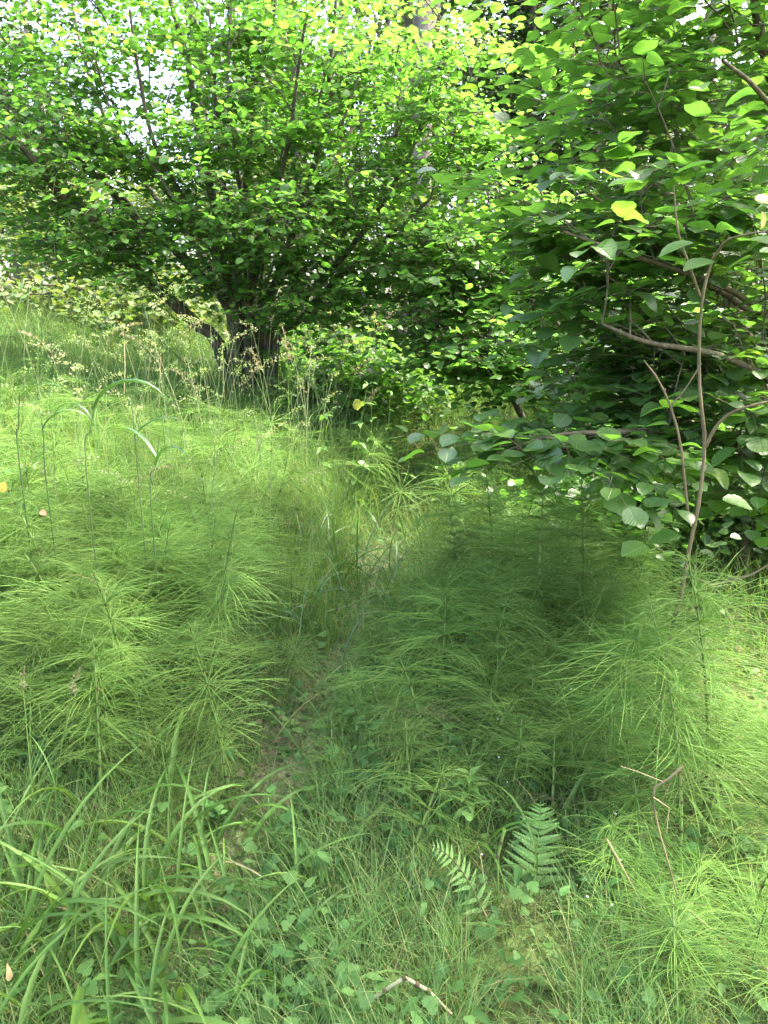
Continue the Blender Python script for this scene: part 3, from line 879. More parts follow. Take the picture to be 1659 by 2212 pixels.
wood_tree('tall_tree', 'dark tree behind the leaning stems of the bank hazel', P(60, 600, 13)[0], 13, 12, .18, [blob(40, 200, 12.5, 1.7, 1.0, 1), blob(30, -20, 12.5, 1.3, .8, .8), blob(40, 400, 13, 1.6, .7, .7)], 110, 80, .09, M['ivy_leaf'], M['tree_bark'])
wood_tree('tall_tree', 'thin tree standing beside the bright white sky gap', P(430, 600, 15)[0], 15, 13, .12, [blob(520, 330, 15, 1.0, .9, .8), blob(460, -60, 15, 1.2, .4, .4), blob(330, 440, 15, 1.5, .6, .8)], 90, 60, .09, M['wood_leaf'], M['tree_bark'])


for px, d, cr, lab in [
    (-60, 19, [(-60, 250, 2.6, 2.4, 1), (-40, 480, 2.6, 1.2, .7)], 'distant tree at the outer wood edge behind the leaning stems'),
    (130, 21, [(110, 330, 2.2, .9, 1), (90, 480, 2.6, .9, .7)], 'distant tree below the white sky gap'),
    (560, 20, [(560, 250, 2.0, 2.2, 1), (520, 480, 2.4, 1.2, .7)], 'distant tree beside the white sky gap, behind the upright hazel stems'),
    (740, 19, [(740, 200, 2.4, 2.2, 1), (740, 450, 2.4, 1.4, .8)], 'distant tree behind the bright hazel top'),
    (880, 18, [(880, 350, 1.8, 1.6, 1), (880, 120, 1.6, 1.4, .7)], 'distant tree behind the row of grey trunks'),
    (1080, 20, [(1080, 480, 2.2, 1.6, 1), (1090, 120, 2.4, 1.5, .8)], 'distant tree behind the ivy-clad tree'),
    (1230, 18, [(1230, 300, 2.2, 2.2, 1), (1200, 550, 2.4, 1.4, .7)], 'distant tree behind the second ivy-clad tree'),
    (1400, 19, [(1400, 420, 2.6, 1.8, 1), (1400, 180, 1.8, .7, .4)], 'distant tree behind the middle of the big bush'),
    (1600, 20, [(1600, 430, 2.8, 2.0, 1), (1640, 200, 1.4, .7, .4)], 'distant tree behind the pale blue sky gaps'),
    (1780, 18, [(1760, 350, 2.4, 2.6, 1)], 'distant tree at the wood edge beyond the big bush'),
]:
    wood_tree('distant_tree', lab, P(px, 600, d)[0], d, 10, .16, [blob(a, b, d, c, e, w) for a, b, c, e, w in cr], 95, 75, .15, M['wood_leaf'], M['tree_bark'], limbs=3, group='distant trees of the wood')


def low_bush(label, x, y, rx, rz, n, leaf, mat_, zc=None, stems_n=6, group='undergrowth bushes at the wood edge', name='undergrowth_bush', ry=None):
    b = np.array([x, y, float(H(x, y)) - .05])
    root = thing(name, label, 'bush', b, group)
    T = sample_blobs([(b + [0, 0, zc or rz], (rx, ry or rx * .7, rz), 1)], max(25, n // 45))
    T = T[T[:, 2] > b[2] + .1]
    for q in range(stems_n):
        t = T[rng.integers(len(T))]
        s0 = b + np.array([rng.normal(0, rx * .2), rng.normal(0, rx * .1), 0])
        sp = smooth_path([s0, (s0 + t) / 2 + [0, 0, .25], t], 8)
        V, F = tube(sp - b, np.linspace(.03, .008, 8), 5)
        link('stem', mk_mesh('stem', V, F, M['hazel_bark']), root)
    idx = rng.integers(0, len(T), n)
    pos = T[idx] + rng.normal(size=(n, 3)) * np.array([.25, .25, .1])
    d = np.stack([rng.normal(size=n), rng.normal(size=n), rng.normal(-.2, .3, n)], -1)
    nn = np.stack([rng.normal(0, .4, n), rng.normal(0, .4, n), np.ones(n)], -1)
    mb = MB()
    leaves_into(mb, MID if y < 9 else FARL, pos - b, d, nn, leaf * rng.uniform(.6, 1.25, n), rng.random(n))
    o = link('foliage', mb.mesh('foliage', mat_), root); o['kind'] = 'stuff'


low_bush('pale sunlit bramble heap under the leaning hazel stems', P(300, 640, 8.6)[0], 8.6, 1.3, .45, 3500, .08, M['sun_leaf'])
low_bush('sunlit straw-coloured undergrowth behind the leaning hazel stems', P(60, 600, 10.5)[0], 10.5, 2.0, .9, 6000, .08, M['sun_leaf'])
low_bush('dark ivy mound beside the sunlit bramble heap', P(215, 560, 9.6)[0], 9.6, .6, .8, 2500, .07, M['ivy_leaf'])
low_bush('light green undergrowth showing between the hazel stems behind the stool', P(520, 620, 11)[0], 11, 2.0, 1.2, 7000, .08, M['sun_leaf'])
low_bush('green undergrowth behind the slender outer stems of the bank hazel', P(760, 640, 10)[0], 10, 1.6, 1.2, 6000, .08, M['wood_leaf'])
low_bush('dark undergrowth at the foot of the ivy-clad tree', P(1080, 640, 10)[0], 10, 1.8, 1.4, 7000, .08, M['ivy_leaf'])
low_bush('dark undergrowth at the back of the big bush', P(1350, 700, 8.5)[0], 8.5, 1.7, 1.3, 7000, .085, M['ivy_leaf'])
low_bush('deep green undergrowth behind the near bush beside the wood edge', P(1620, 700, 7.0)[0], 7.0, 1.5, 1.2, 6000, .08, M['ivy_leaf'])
low_bush('yellow-green undergrowth far behind the leaning stems, under the sky gap', P(250, 520, 13)[0], 13, 2.6, 1.4, 7000, .09, M['sun_leaf'])
low_bush('dark leafy bush hugging the ground beneath the near hazel bush', 1.75, 4.4, .8, .45, 2600, .07, M['hazel'])
low_bush('leafy bush closing the far end of the path', float(path_x(7.6)) + .25, 7.8, .9, .35, 2000, .07, M['nettle'])  # lighter herb leaves stand in for sunlight at the gloomy path end
low_bush('bright low bush between the path end and the bank hazel', float(path_x(6.6)) - .45, 6.9, .7, .35, 1600, .07, M['nettle'])
low_bush('added dark leafy tangle filling the shade of the hollow, farther under the big bush', 2.6, 4.3, .9, .5, 2600, .07, M['ivy_leaf'])  # made-up dark bush, keeps the hollow in shade where pale ground showed
low_bush('low dark-leaved sapling clump at the foot of the hazel stool', P(700, 760, 6.6)[0], 6.6, .9, .45, 2200, .075, M['hazel'])


# ------------------------------------------------------------------ giant horsetails
def whorl_mesh(q, material=None):
    """one whorl of thin arching branches, unit length"""
    mb = MB()
    nb = 37
    for k in range(nb):
        a = 2 * np.pi * k / nb + rng.normal(0, .12)
        ln = rng.uniform(.6, 1.2)
        e0 = rng.normal(.46, .15); e1 = rng.normal(-.24, .2)
        t = np.linspace(0, 1, 6)
        el = e0 + (e1 - e0) * t ** .8
        r = np.concatenate([[0], np.cumsum(np.cos(el[1:]) * ln / 5)])
        z = np.concatenate([[0], np.cumsum(np.sin(el[1:]) * ln / 5)])
        aa = a + rng.normal(0, .16) * t
        pts = np.stack([r * np.cos(aa), r * np.sin(aa), z], -1)
        V, F = tube(pts, np.array([.0041, .004, .0038, .0035, .003, .0015]), 3)
        mb.add(V, F, rng.random())
    return mb.mesh('whorl', material or M['horsetail'])


WH = [whorl_mesh(q) for q in range(8)]
WHB = [whorl_mesh(q, M['horsetail_old']) for q in range(3)]


def stem_mesh(h, r, nn, bx, by):
    mb = MB()
    t = np.linspace(0, 1, 12)
    V, F = tube(np.stack([bx * t * t, by * t * t, h * t], -1), np.linspace(r, r * .3, 12), 6)
    mb.add(V, F, .5)
    for k in range(nn):
        f = (k + 1) / (nn + .5)
        z = h * f
        rr = r * (1 - .7 * f)
        c = np.array([bx * f * f, by * f * f, z])
        V, F = tube(np.array([c - [0, 0, .006], c - [0, 0, .002], c + [0, 0, .003]]), np.array([rr * 1.12, rr * 1.25, rr * 1.35]), 6)
        mb.add(V, F, .3, 1)
    return mb.mesh('stem', [M['stem_green'], M['sheath']])


n_horse = 0


def horsetail(x, y, h, label, group=None, blen=.2, lean=None, detail=True, bare=.3):
    global n_horse
    b = np.array([x, y, float(H(x, y)) - .01])
    root = thing('giant_horsetail', label, 'horsetail', b, group)
    lx, ly = lean if lean else rng.normal(0, .15, 2)
    if not lean and y < 2.6:
        ly = .08 + abs(ly) + .1 * (2.6 - y); blen *= .85 if y < 2.1 else .95
        lx += .1 if x > 0 else -.05
    root.rotation_euler = (-ly, lx, 0)
    bx, by = rng.normal(0, .12 * h, 2)
    nn = max(6, int(h / rng.uniform(.042, .056)))
    link('stem', stem_mesh(h, .0048 + .0022 * h, nn, bx, by), root)
    step = 1 if detail else 2
    old = False
    for k in range(nn):
        f = (k + 1) / (nn + .5)
        if f < bare or k % step:
            continue
        g = (f - bare) / (1 - bare)
        L_ = blen * (.7 + .45 * g / .6 if g < .6 else 1.15 - 2.6 * (g - .6) ** 1.2)
        L_ = max(L_ * rng.uniform(.75, 1.15), .04)
        w = link('whorl', random.choice(WHB if (old or (g < .25 and rng.random() < .12)) else WH), root, (bx * f * f, by * f * f, h * f))
        up = (1.0 + 1.6 * max(0, g - .55)) * rng.uniform(.6, 1.25)
        w.scale = (L_, L_, L_ * up)
        w.rotation_euler = (-2 * by * f / h * .8 + rng.normal(0, .2), 2 * bx * f / h * .8 + rng.normal(0, .2), rng.random() * 6.28)
    n_horse += 1
    return root


# the ones that stand out
named = [
    # px of stem, py of top, distance, height, branch length, label
    (430, 1080, 2.35, .95, .24, 'tall giant horsetail with a dark-ringed stem in the dense stand, nearest the path'),
    (245, 1180, 2.15, .9, .24, 'giant horsetail with a leaning pale stem in the middle of the dense bank stand'),
    (470, 1330, 2.0, .72, .2, 'giant horsetail with an ivory lower stem beside the foreground broad grass'),
    (95, 1040, 2.5, .95, .24, 'giant horsetail with brown fallen leaf caught in its branches on the bank'),
    (900, 1300, 2.55, .66, .18, 'bright yellow-green giant horsetail standing alone in the sun beside the path'),
    (835, 1490, 2.05, .52, .13, 'short giant horsetail growing right at the path edge before the taller sunlit one'),
    (1190, 960, 2.75, .95, .24, 'giant horsetail with a long bare thick green stem under the low hazel spray'),
    (1290, 1000, 2.9, .92, .24, 'giant horsetail with a slanting bare stem in the shade of the hazel bush'),
    (1335, 1290, 1.95, .78, .24, 'giant horsetail with drooping top branches in front of the brown sapling'),
    (1540, 1290, 1.75, .78, .25, 'giant horsetail in the near corner by the straw-coloured broken stalk'),
    (1600, 1180, 1.85, .92, .28, 'large giant horsetail with long arching branches in front of the dark hollow'),
    (1000, 1060, 3.3, .8, .22, 'giant horsetail on the path side just before the low hazel spray'),
    (1075, 1000, 3.4, .85, .22, 'giant horsetail with feathery top close to the tip of the low hazel spray'),
    (1060, 1560, 2.1, .5, .16, 'small giant horsetail with upright tip above the lance-leaved herb'),
    (640, 1390, 2.6, .5, .16, 'small giant horsetail among the grass beside the path bend'),
]
for px, pyt, d, h, bl, lab in named:
    p = P(px, pyt, d)
    z0 = float(H(p[0], p[1]))
    hh = float(np.clip(p[2] - z0, h * .6, h * 1.0))
    horsetail(p[0], p[1], hh, lab, None, bl, lean=tuple(rng.normal(0, .025, 2)))


ORD = ['first', 'second', 'third', 'fourth', 'fifth', 'sixth', 'seventh', 'eighth', 'ninth', 'tenth']


def stand(n, box, h0, h1, bl, label, group, detail=True, gap=.105, bare=.24):
    pts = []
    tries = 0
    while len(pts) < n and tries < n * 60:
        tries += 1
        y = rng.uniform(box[2], box[3]); x = rng.uniform(box[0], box[1]) if box[4] == 'abs' else path_x(y) + rng.uniform(box[0], box[1])
        x = float(x)
        if abs(x) > .55 * y + .22:
            continue
        sx = IW / 2 + FPX * x / (y * .97 + .25)
        if y < 1.85 and (960 < sx < 1300 or sx < 700):
            continue
        if y < 1.55 and 1270 < sx < 1500:
            continue
        if y < 1.65 and sx < 1270:
            continue
        if all((x - a) ** 2 + (y - b) ** 2 > gap * gap for a, b in pts):
            pts.append((x, y))
    pts.sort(key=lambda q: q[1])
    per = 7
    rows = [pts[k:k + per] for k in range(0, len(pts), per)]
    if len(rows) > 1 and len(rows[-1]) < 3:
        rows[-2] += rows.pop()
    for r, row in enumerate(rows):
        row.sort(key=lambda q: abs(q[0] - float(path_x(q[1]))))
        rn = 'front row' if r == 0 else ('back row' if r == len(rows) - 1 else ORD[r] + ' row back')
        for k, (x, y) in enumerate(row):
            which = ('nearest the path' if k == 0 else 'farthest from the path' if k == len(row) - 1 else ORD[k] + ' from the path')
            horsetail(x, y, rng.uniform(h0, h1), f'giant horsetail {label}, {rn}, {which}', group, bl * rng.uniform(.85, 1.15), detail=detail, bare=bare)


stand(70, (-2.4, -.42, 1.5, 3.2, 'rel'), .26, .56, .27, 'in the near bank crowd', 'horsetails crowded on the near bank')
stand(56, (-3.2, -.45, 3.1, 5.2, 'rel'), .28, .52, .25, 'on the sunny bank', 'horsetails on the sunny bank below the hazel', detail=False)
stand(28, (-4.6, -.7, 5.2, 7.8, 'rel'), .3, .5, .27, 'at the bank top', 'far horsetails at the top of the bank', detail=False, gap=.3)
stand(49, (.5, 1.7, 1.15, 2.4, 'rel'), .18, .42, .24, 'around the fern', 'horsetails in the near stand around the fern', gap=.14)
stand(35, (.45, 1.4, 2.35, 4.0, 'rel'), .3, .6, .25, 'before the hazel bush', 'horsetails between the path and the hazel bush', gap=.14)
stand(35, (-.6, 1.1, 4.3, 7.2, 'rel'), .35, .65, .26, 'at the far path end', 'horsetails around the far end of the path', detail=False, gap=.2)
stand(14, (.18, .5, 1.9, 3.6, 'rel'), .16, .32, .16, 'beside the path among low growth', 'short horsetails along the path', gap=.12)
stand(12, (-.48, -.2, 1.9, 3.8, 'rel'), .16, .34, .16, 'at the bank foot by the path', 'short horsetails at the foot of the bank', gap=.12)


# ------------------------------------------------------------------ broad grass clumps and single tall grasses
def blade_mesh(K=9, width=.026, bend=1.6, lean=.15, mat_=None, fold=.42):
    """one arching broad blade of unit length, folded along the midrib"""
    t = np.linspace(0, 1, K + 1)
    th = lean + bend * t ** 1.2
    hx = np.concatenate([[0], np.cumsum(np.sin(th[1:]) / K)]); hz = np.concatenate([[0], np.cumsum(np.cos(th[1:]) / K)])
    w = width * np.clip((1 - t ** 2.2) * np.minimum(1, .5 + 2.0 * t), .03, 1)
    nx_ = -np.cos(th); nz_ = np.sin(th)
    tw = .25 * t
    V = np.concatenate([np.stack([hx, 0 * t, hz], -1), np.stack([hx + nx_ * w * fold, -w * .5 * np.cos(tw), hz + nz_ * w * fold - w * .5 * np.sin(tw)], -1), np.stack([hx + nx_ * w * fold, w * .5 * np.cos(tw), hz + nz_ * w * fold + w * .5 * np.sin(tw)], -1)])
    n = K + 1
    k = np.arange(K)
    F = np.concatenate([np.stack([k, k + 1, n + k + 1, n + k], -1), np.stack([k, 2 * n + k, 2 * n + k + 1, k + 1], -1)])
    return mk_mesh('blade', V, F, mat_ or M['broad_grass'], np.zeros(len(V)))


BROAD = [blade_mesh(width=w, bend=b, lean=l) for w, b, l in [(.036, 1.5, .2), (.03, 1.9, .15), (.026, 1.1, .35), (.034, 2.3, .1), (.02, .7, .3), (.042, 1.8, .3), (.03, 1.4, .4), (.018, 1.6, .25)]] * 2 + [blade_mesh(width=.016, bend=2.0, lean=.5, mat_=M['straw'])]
BLUE = [blade_mesh(width=w, bend=b, lean=l, mat_=M['blue_grass']) for w, b, l in [(.022, 1.2, .1), (.024, 1.7, .1), (.02, .8, .2), (.024, 2.2, .15)]]
GRASSM = [blade_mesh(width=w, bend=b, lean=l, mat_=M['grass'], K=7) for w, b, l in [(.016, 1.0, .1), (.018, 1.5, .2), (.014, .6, .2)]]


def clump(x, y, n, l0, l1, meshes, label, name='grass_clump', spread=.07, group=None, arc=None):
    b = np.array([x, y, float(H(x, y)) - .01])
    root = thing(name, label, 'grass clump', b, group)
    for k in range(n):
        o = link('blade', random.choice(meshes), root, (rng.normal(0, spread * 1.7), rng.normal(0, spread * 1.7), rng.uniform(-.02, .03)))
        L_ = rng.uniform(l0, l1)
        o.scale = (L_, L_ * rng.uniform(.8, 1.15), L_)
        a = rng.random() * 6.283 if arc is None else rng.uniform(*arc)
        o.rotation_euler = (rng.normal(0, .12), rng.normal(0, .12), a)
    return root


def gp(px, py):
    return on_ground(px, py)[:2]


for (px, py, n, l0, l1, sp, lab) in [
    (120, 2150, 44, .35, .6, .12, 'broad-bladed grass clump filling the nearest left corner of the foreground'),
    (330, 2190, 30, .3, .55, .12, 'broad-bladed grass clump with wide arching leaves right at the front'),
    (60, 1960, 26, .35, .6, .10, 'broad-bladed grass clump behind the nearest corner clump, below the horsetails'),
    (240, 1990, 26, .3, .55, .10, 'broad-bladed grass clump with long leaves arching over toward the path'),
    (430, 2010, 24, .3, .5, .10, 'broad-bladed grass clump with loose drooping leaves, midway to the bare path'),
    (560, 2150, 22, .28, .48, .10, 'broad-bladed grass clump beside the path in front of the pale grass stems'),
    (600, 1900, 16, .22, .4, .09, 'thin broad-bladed grass clump leaning onto the bare path'),
    (130, 1780, 16, .3, .5, .09, 'broad-bladed grass clump rising among the near horsetail stems'),
]:
    x, y = gp(px, py)
    clump(x, y, n, l0, l1, BROAD, lab, spread=sp)
for (px, py, n, l0, l1, sp, ms, lab) in [
    (745, 1260, 46, .35, .62, .13, BLUE, 'dark blue-green grass tuft standing beside the path bend'),
    (690, 1310, 26, .3, .5, .12, BLUE, 'blue-green grass tuft just before the dark one at the bend'),
    (885, 1330, 34, .16, .3, .07, BLUE, 'small shining grass tuft in the middle of the path'),
    (620, 1560, 30, .2, .4, .12, GRASSM, 'loose green grass tuft beside the worn path'),
    (560, 1380, 26, .2, .42, .12, BLUE, 'narrow-leaved grass tuft between the path bend and the horsetail stand'),
    (820, 1470, 24, .15, .3, .09, GRASSM, 'fine grass tuft between the shining tuft and the path-edge horsetail'),
    (1050, 1800, 18, .2, .42, .06, BROAD, 'bright grass clump with one tall drooping leaf beside the fern'),
]:
    x, y = gp(px, py)
    clump(x, y, n, l0, l1, ms, lab, name='grass_tuft', spread=sp)


# tall grasses with seed heads on the bank
def panicle_mesh(q, mat_=None, wide=.035, ln=.16, n=60, droop=.6):
    mb = MB()
    t = rng.random(n)
    a = rng.random(n) * 6.283
    r = wide * (1 - t) ** .7 * rng.random(n)
    bend = droop * t ** 2 * .5
    pos = np.stack([np.cos(a) * r + bend * ln, np.sin(a) * r, t * ln * (1 - .3 * droop * t)], -1)
    d = np.stack([np.cos(a) * .5, np.sin(a) * .5, np.ones(n)], -1)
    leaves_into(mb, LANCE, pos, d, rng.normal(size=(n, 3)), rng.uniform(.008, .016, n), rng.random(n))
    t = np.linspace(0, 1, 5)
    V, F = tube(np.stack([droop * t ** 2 * .5 * ln, 0 * t, t * ln * (1 - .3 * droop * t)], -1), np.linspace(.0012, .0006, 5), 3)
    mb.add(V, F, .2)
    return mb.mesh('seed_head', mat_ or M['panicle'])


PAN = [panicle_mesh(q, None, w, l, n, dr) for q, (w, l, n, dr) in enumerate([(.03, .15, 70, .5), (.02, .12, 60, .3), (.05, .2, 80, .9), (.012, .1, 45, .4), (.04, .22, 60, 1.2)])]


def tall_grass(pts, d, label, head=None, blades=(), r=.0022, mat_='stem_green', group=None, name='tall_grass', hs=1.0):
    """traced stem, optional seed head at its tip and blades at given heights (fraction, azimuth, length)"""
    pp = trace(pts, d)
    gz = float(H(pp[-1][0], pp[-1][1]))
    if pp[-1][2] > gz:
        e = pp[-1].copy(); e[2] = gz; e[0] += (pp[-1][0] - pp[0][0]) * .05
        pp.append(e)
    pp = pp[::-1]
    b = pp[0]
    root = thing(name, label, 'grass', b, group)
    p = smooth_path(pp, 14)
    V, F = tube(p - b, np.linspace(r, r * .55, 14), 5)
    link('stem', mk_mesh('stem', V, F, M[mat_], np.zeros(len(V))), root)
    if head is not None:
        tip = p[-1] - p[-2]
        o = link('seed_head', PAN[head], root, tuple(p[-1] - b))
        o.scale = (hs, hs, hs)
        o.rotation_euler = (0, math.atan2(math.hypot(tip[0], tip[1]), tip[2]) * .8, math.atan2(tip[1], tip[0]))
    for f, az, ln, ms in blades:
        o = link('blade', ms, root, tuple(p[int(f * 13)] - b))
        o.scale = (ln, ln, ln); o.rotation_euler = (0, 0, az)
    return root


DARKB = [blade_mesh(width=.085, bend=2.4, lean=.35, mat_=M['blue_grass']), blade_mesh(width=.07, bend=1.4, lean=.6, mat_=M['blue_grass']), blade_mesh(width=.075, bend=2.7, lean=.2, mat_=M['blue_grass'])]
tall_grass([(42, 848), (40, 920), (40, 985)], 2.5, 'dark reed-like stem with one folded blade, outermost on the bank', None, [(.97, 0, .18, DARKB[1])], .003, 'dark_stem')
tall_grass([(205, 872), (195, 930), (185, 1000)], 2.5, 'dark reed-like stem with a broad blade drooping like a hook', None, [(.95, .1, .34, DARKB[0]), (.8, 3.0, .2, DARKB[2])], .003, 'dark_stem')
tall_grass([(283, 852), (290, 930), (297, 1010)], 2.55, 'dark reed-like stem with a short bent tip, beside the hooked blade', None, [(.97, 3.1, .07, DARKB[2]), (.6, .3, .2, DARKB[1])], .003, 'dark_stem')
tall_grass([(345, 940), (335, 1010), (325, 1070)], 2.45, 'reed-like stem with an upright blue-green blade low on the bank', None, [(.8, 2.6, .3, DARKB[1]), (.7, 5.5, .25, DARKB[1])], .0028, 'dark_stem')
tall_grass([(90, 905), (95, 960), (100, 1040)], 2.5, 'reed-like stem with a blade hanging straight down near the bank edge', None, [(.9, .4, .22, DARKB[0])], .0028, 'dark_stem')
for (pts, d, head, hs, lab) in [
    ([(617, 735), (621, 790), (625, 900)], 4.6, 3, 1.0, 'tall grass with a fluffy pale seed head in front of the dark hazel stool'),
    ([(630, 780), (650, 850), (665, 960)], 4.3, 1, 1.2, 'tall grass with a nodding beige plume before the hazel foot'),
    ([(745, 745), (725, 830), (715, 930)], 4.8, 1, 1.0, 'tall grass with a slim upright seed head against the dark hazel leaves'),
    ([(765, 815), (740, 880), (700, 960)], 4.2, 2, .9, 'tall grass with a curved pinkish plume leaning over the pale herbs'),
    ([(585, 705), (580, 780), (575, 870)], 5.0, 3, .8, 'thin grass with a drooping tip close by the hazel stool'),
    ([(430, 860), (450, 920), (470, 1010)], 3.2, 2, 1.0, 'tall grass with a spreading pinkish plume on the sunny bank'),
    ([(520, 855), (510, 930), (500, 1020)], 3.4, 2, 1.0, 'tall grass with a pale spreading plume nearest the blue-green tuft'),
    ([(340, 800), (350, 900), (360, 1000)], 3.0, 4, 1.0, 'tall grass with a loose hanging seed head amid the reed-like stems'),
    ([(230, 760), (215, 850), (205, 960)], 3.3, 4, 1.1, 'tall grass with a wide airy seed head rising over the hooked blade'),
    ([(120, 790), (135, 880), (140, 970)], 3.0, 4, 1.0, 'tall grass with an airy seed head toward the outer bank edge'),
    ([(400, 745), (400, 840), (395, 930)], 3.9, 4, 1.0, 'slender grass with a drooping seed head below the leaning hazel stem'),
    ([(560, 800), (575, 880), (590, 980)], 3.9, 0, .9, 'slender grass with a green seed head near the top of the sunny bank'),
    ([(790, 880), (760, 950), (740, 1040)], 3.6, 0, .9, 'slender grass leaning over the dark blue-green tuft'),
    ([(960, 985), (975, 1010), (985, 1060)], 3.6, 0, .8, 'short grass with a curled golden seed head near the low hazel spray'),
    ([(300, 1060), (270, 1200), (245, 1330)], 2.2, 4, .7, 'slender grass with a splayed seed head crossing the near horsetails'),
    ([(155, 1500), (135, 1600), (120, 1720)], 1.7, 1, .7, 'grass with a bristly pale seed head in front of the near horsetails'),
    ([(50, 1490), (60, 1600), (70, 1720)], 1.75, 1, .6, 'grass with a pale spiky seed head by the nearest bank edge'),
]:
    tall_grass(pts, d, lab, head, [(.45, rng.random() * 6, .22, GRASSM[1]), (.3, rng.random() * 6, .25, GRASSM[0])], .0018, hs=hs)

# many more grass culms of the same kind that cannot be told apart
cm = MB()
for k in range(560):
    y = rng.uniform(2.6, 8.5)
    x = float(path_x(y)) - abs(rng.normal(0, 1.6)) - .35
    if abs(x) > .58 * y:
        continue
    h = rng.uniform(.55, 1.0)
    b = np.array([x, y, float(H(x, y))])
    a = rng.random() * 6.283; ln = rng.uniform(.05, .3)
    p = smooth_path([b, b + [math.cos(a) * ln * .2, math.sin(a) * ln * .2, h * .55], b + [math.cos(a) * ln * .9, math.sin(a) * ln * .9, h]], 7)
    V, F = tube(p, np.linspace(.0016, .0009, 7), 3)
    vv = rng.uniform(0, .9)
    cm.add(V, F, vv)
    m = 44
    t = rng.random(m)
    pos = p[-1] + np.stack([math.cos(a) * (t - .35) * .12 + rng.normal(0, .009, m), math.sin(a) * (t - .35) * .12 + rng.normal(0, .009, m), (t - .35) * .11 - t * t * .06 + rng.normal(0, .006, m)], -1)
    d = np.stack([rng.normal(math.cos(a) * .6, .3, m), rng.normal(math.sin(a) * .6, .3, m), rng.normal(0, .5, m)], -1)
    leaves_into(cm, FARL, pos, d, rng.normal(size=(m, 3)), rng.uniform(.005, .010, m), np.full(m, vv))
o = link('seeding_grass', cm.mesh('seeding_grass', M['seed_green']))
tag(o, 'haze of thin pale seeding grass stalks over the bank', 'grass', kind='stuff')


# ------------------------------------------------------------------ ferns
def pinna_mesh(nl=9):
    """one pinna of unit length along +X: midrib with toothed lobes"""
    mb = MB()
    V, F = [], []
    for sgn in (1, -1):
        for k in range(nl):
            u0 = k / nl; u1 = (k + 1.0) / nl
            w = .125 * (1 - u0) ** .7 * (1 if k else .7)
            i = len(V)
            V += [(u0, 0, 0), (u1 - .006, 0, 0), (u1 + .03, sgn * w * .86, -.015), ((u0 + u1) / 2 + .05, sgn * w, -.02), (u0 + .035, sgn * w * .8, -.015)]
            F += [(i, i + 1, i + 2), (i, i + 2, i + 3), (i, i + 3, i + 4)] if sgn > 0 else [(i, i + 2, i + 1), (i, i + 3, i + 2), (i, i + 4, i + 3)]
    V = np.array(V, float)
    V[:, 2] += -.12 * V[:, 0] ** 2
    return mk_mesh('pinna', V, np.array(F), M['fern'], np.zeros(len(V)), smooth=False)


PIN = [pinna_mesh(8), pinna_mesh(10)]


def fern(pts, label, n, wmax, nrm, rough_r=.0022, prof=None, stem_mat='stem_green'):
    p = smooth_path(pts, 40)
    b = p[0].copy()
    root = thing('fern', label, 'fern', b)
    V, F = tube(p - b, np.linspace(rough_r, rough_r * .3, 40), 5)
    ro = link('rachis', mk_mesh('rachis', V, F, M[stem_mat], np.zeros(len(V))), root)
    tan = unit(np.gradient(p, axis=0))
    for k in range(n):
        f = .1 + .9 * (k / n) ** .92
        i = min(int(f * 39), 38)
        L_ = wmax * (prof(f) if prof else min(1, .55 + 1.2 * f) * (1 - f) ** .62 * 1.25)
        if L_ < .006:
            continue
        for sgn in (1, -1):
            t = tan[i]
            side = unit(np.cross(t, nrm)) * sgn
            dx = unit(side + t * .38 + rng.normal(0, .05, 3))
            z = unit(nrm - dx * np.dot(nrm, dx) + rng.normal(0, .08, 3))
            yv_ = np.cross(z, dx)
            o = link('pinna', PIN[k % 2], ro)
            m = Matrix(((dx[0], yv_[0], z[0], 0), (dx[1], yv_[1], z[1], 0), (dx[2], yv_[2], z[2], 0), (0, 0, 0, 1)))
            o.matrix_local = Matrix.Translation(Vector(p[i] - b)) @ m @ Matrix.Scale(L_, 4)
    return root


fp = [P(1120, 2010, 1.52), P(1145, 1940, 1.6), P(1157, 1850, 1.68), P(1166, 1780, 1.72), P(1168, 1730, 1.74)]
fern(fp, 'upright pale green fern frond standing among the near horsetails', 21, .1, unit(np.array([0, -.8, .6])))
fern([P(1090, 2110, 1.42), P(1060, 2010, 1.5), P(1015, 1910, 1.56), P(970, 1850, 1.58), P(925, 1822, 1.58)], 'arching fern with a brown midrib bending down beside the upright frond', 15, .085,
     unit(np.array([.35, -.35, .85])), .003, lambda f: .9 * (1 - f) ** .5, 'sheath')


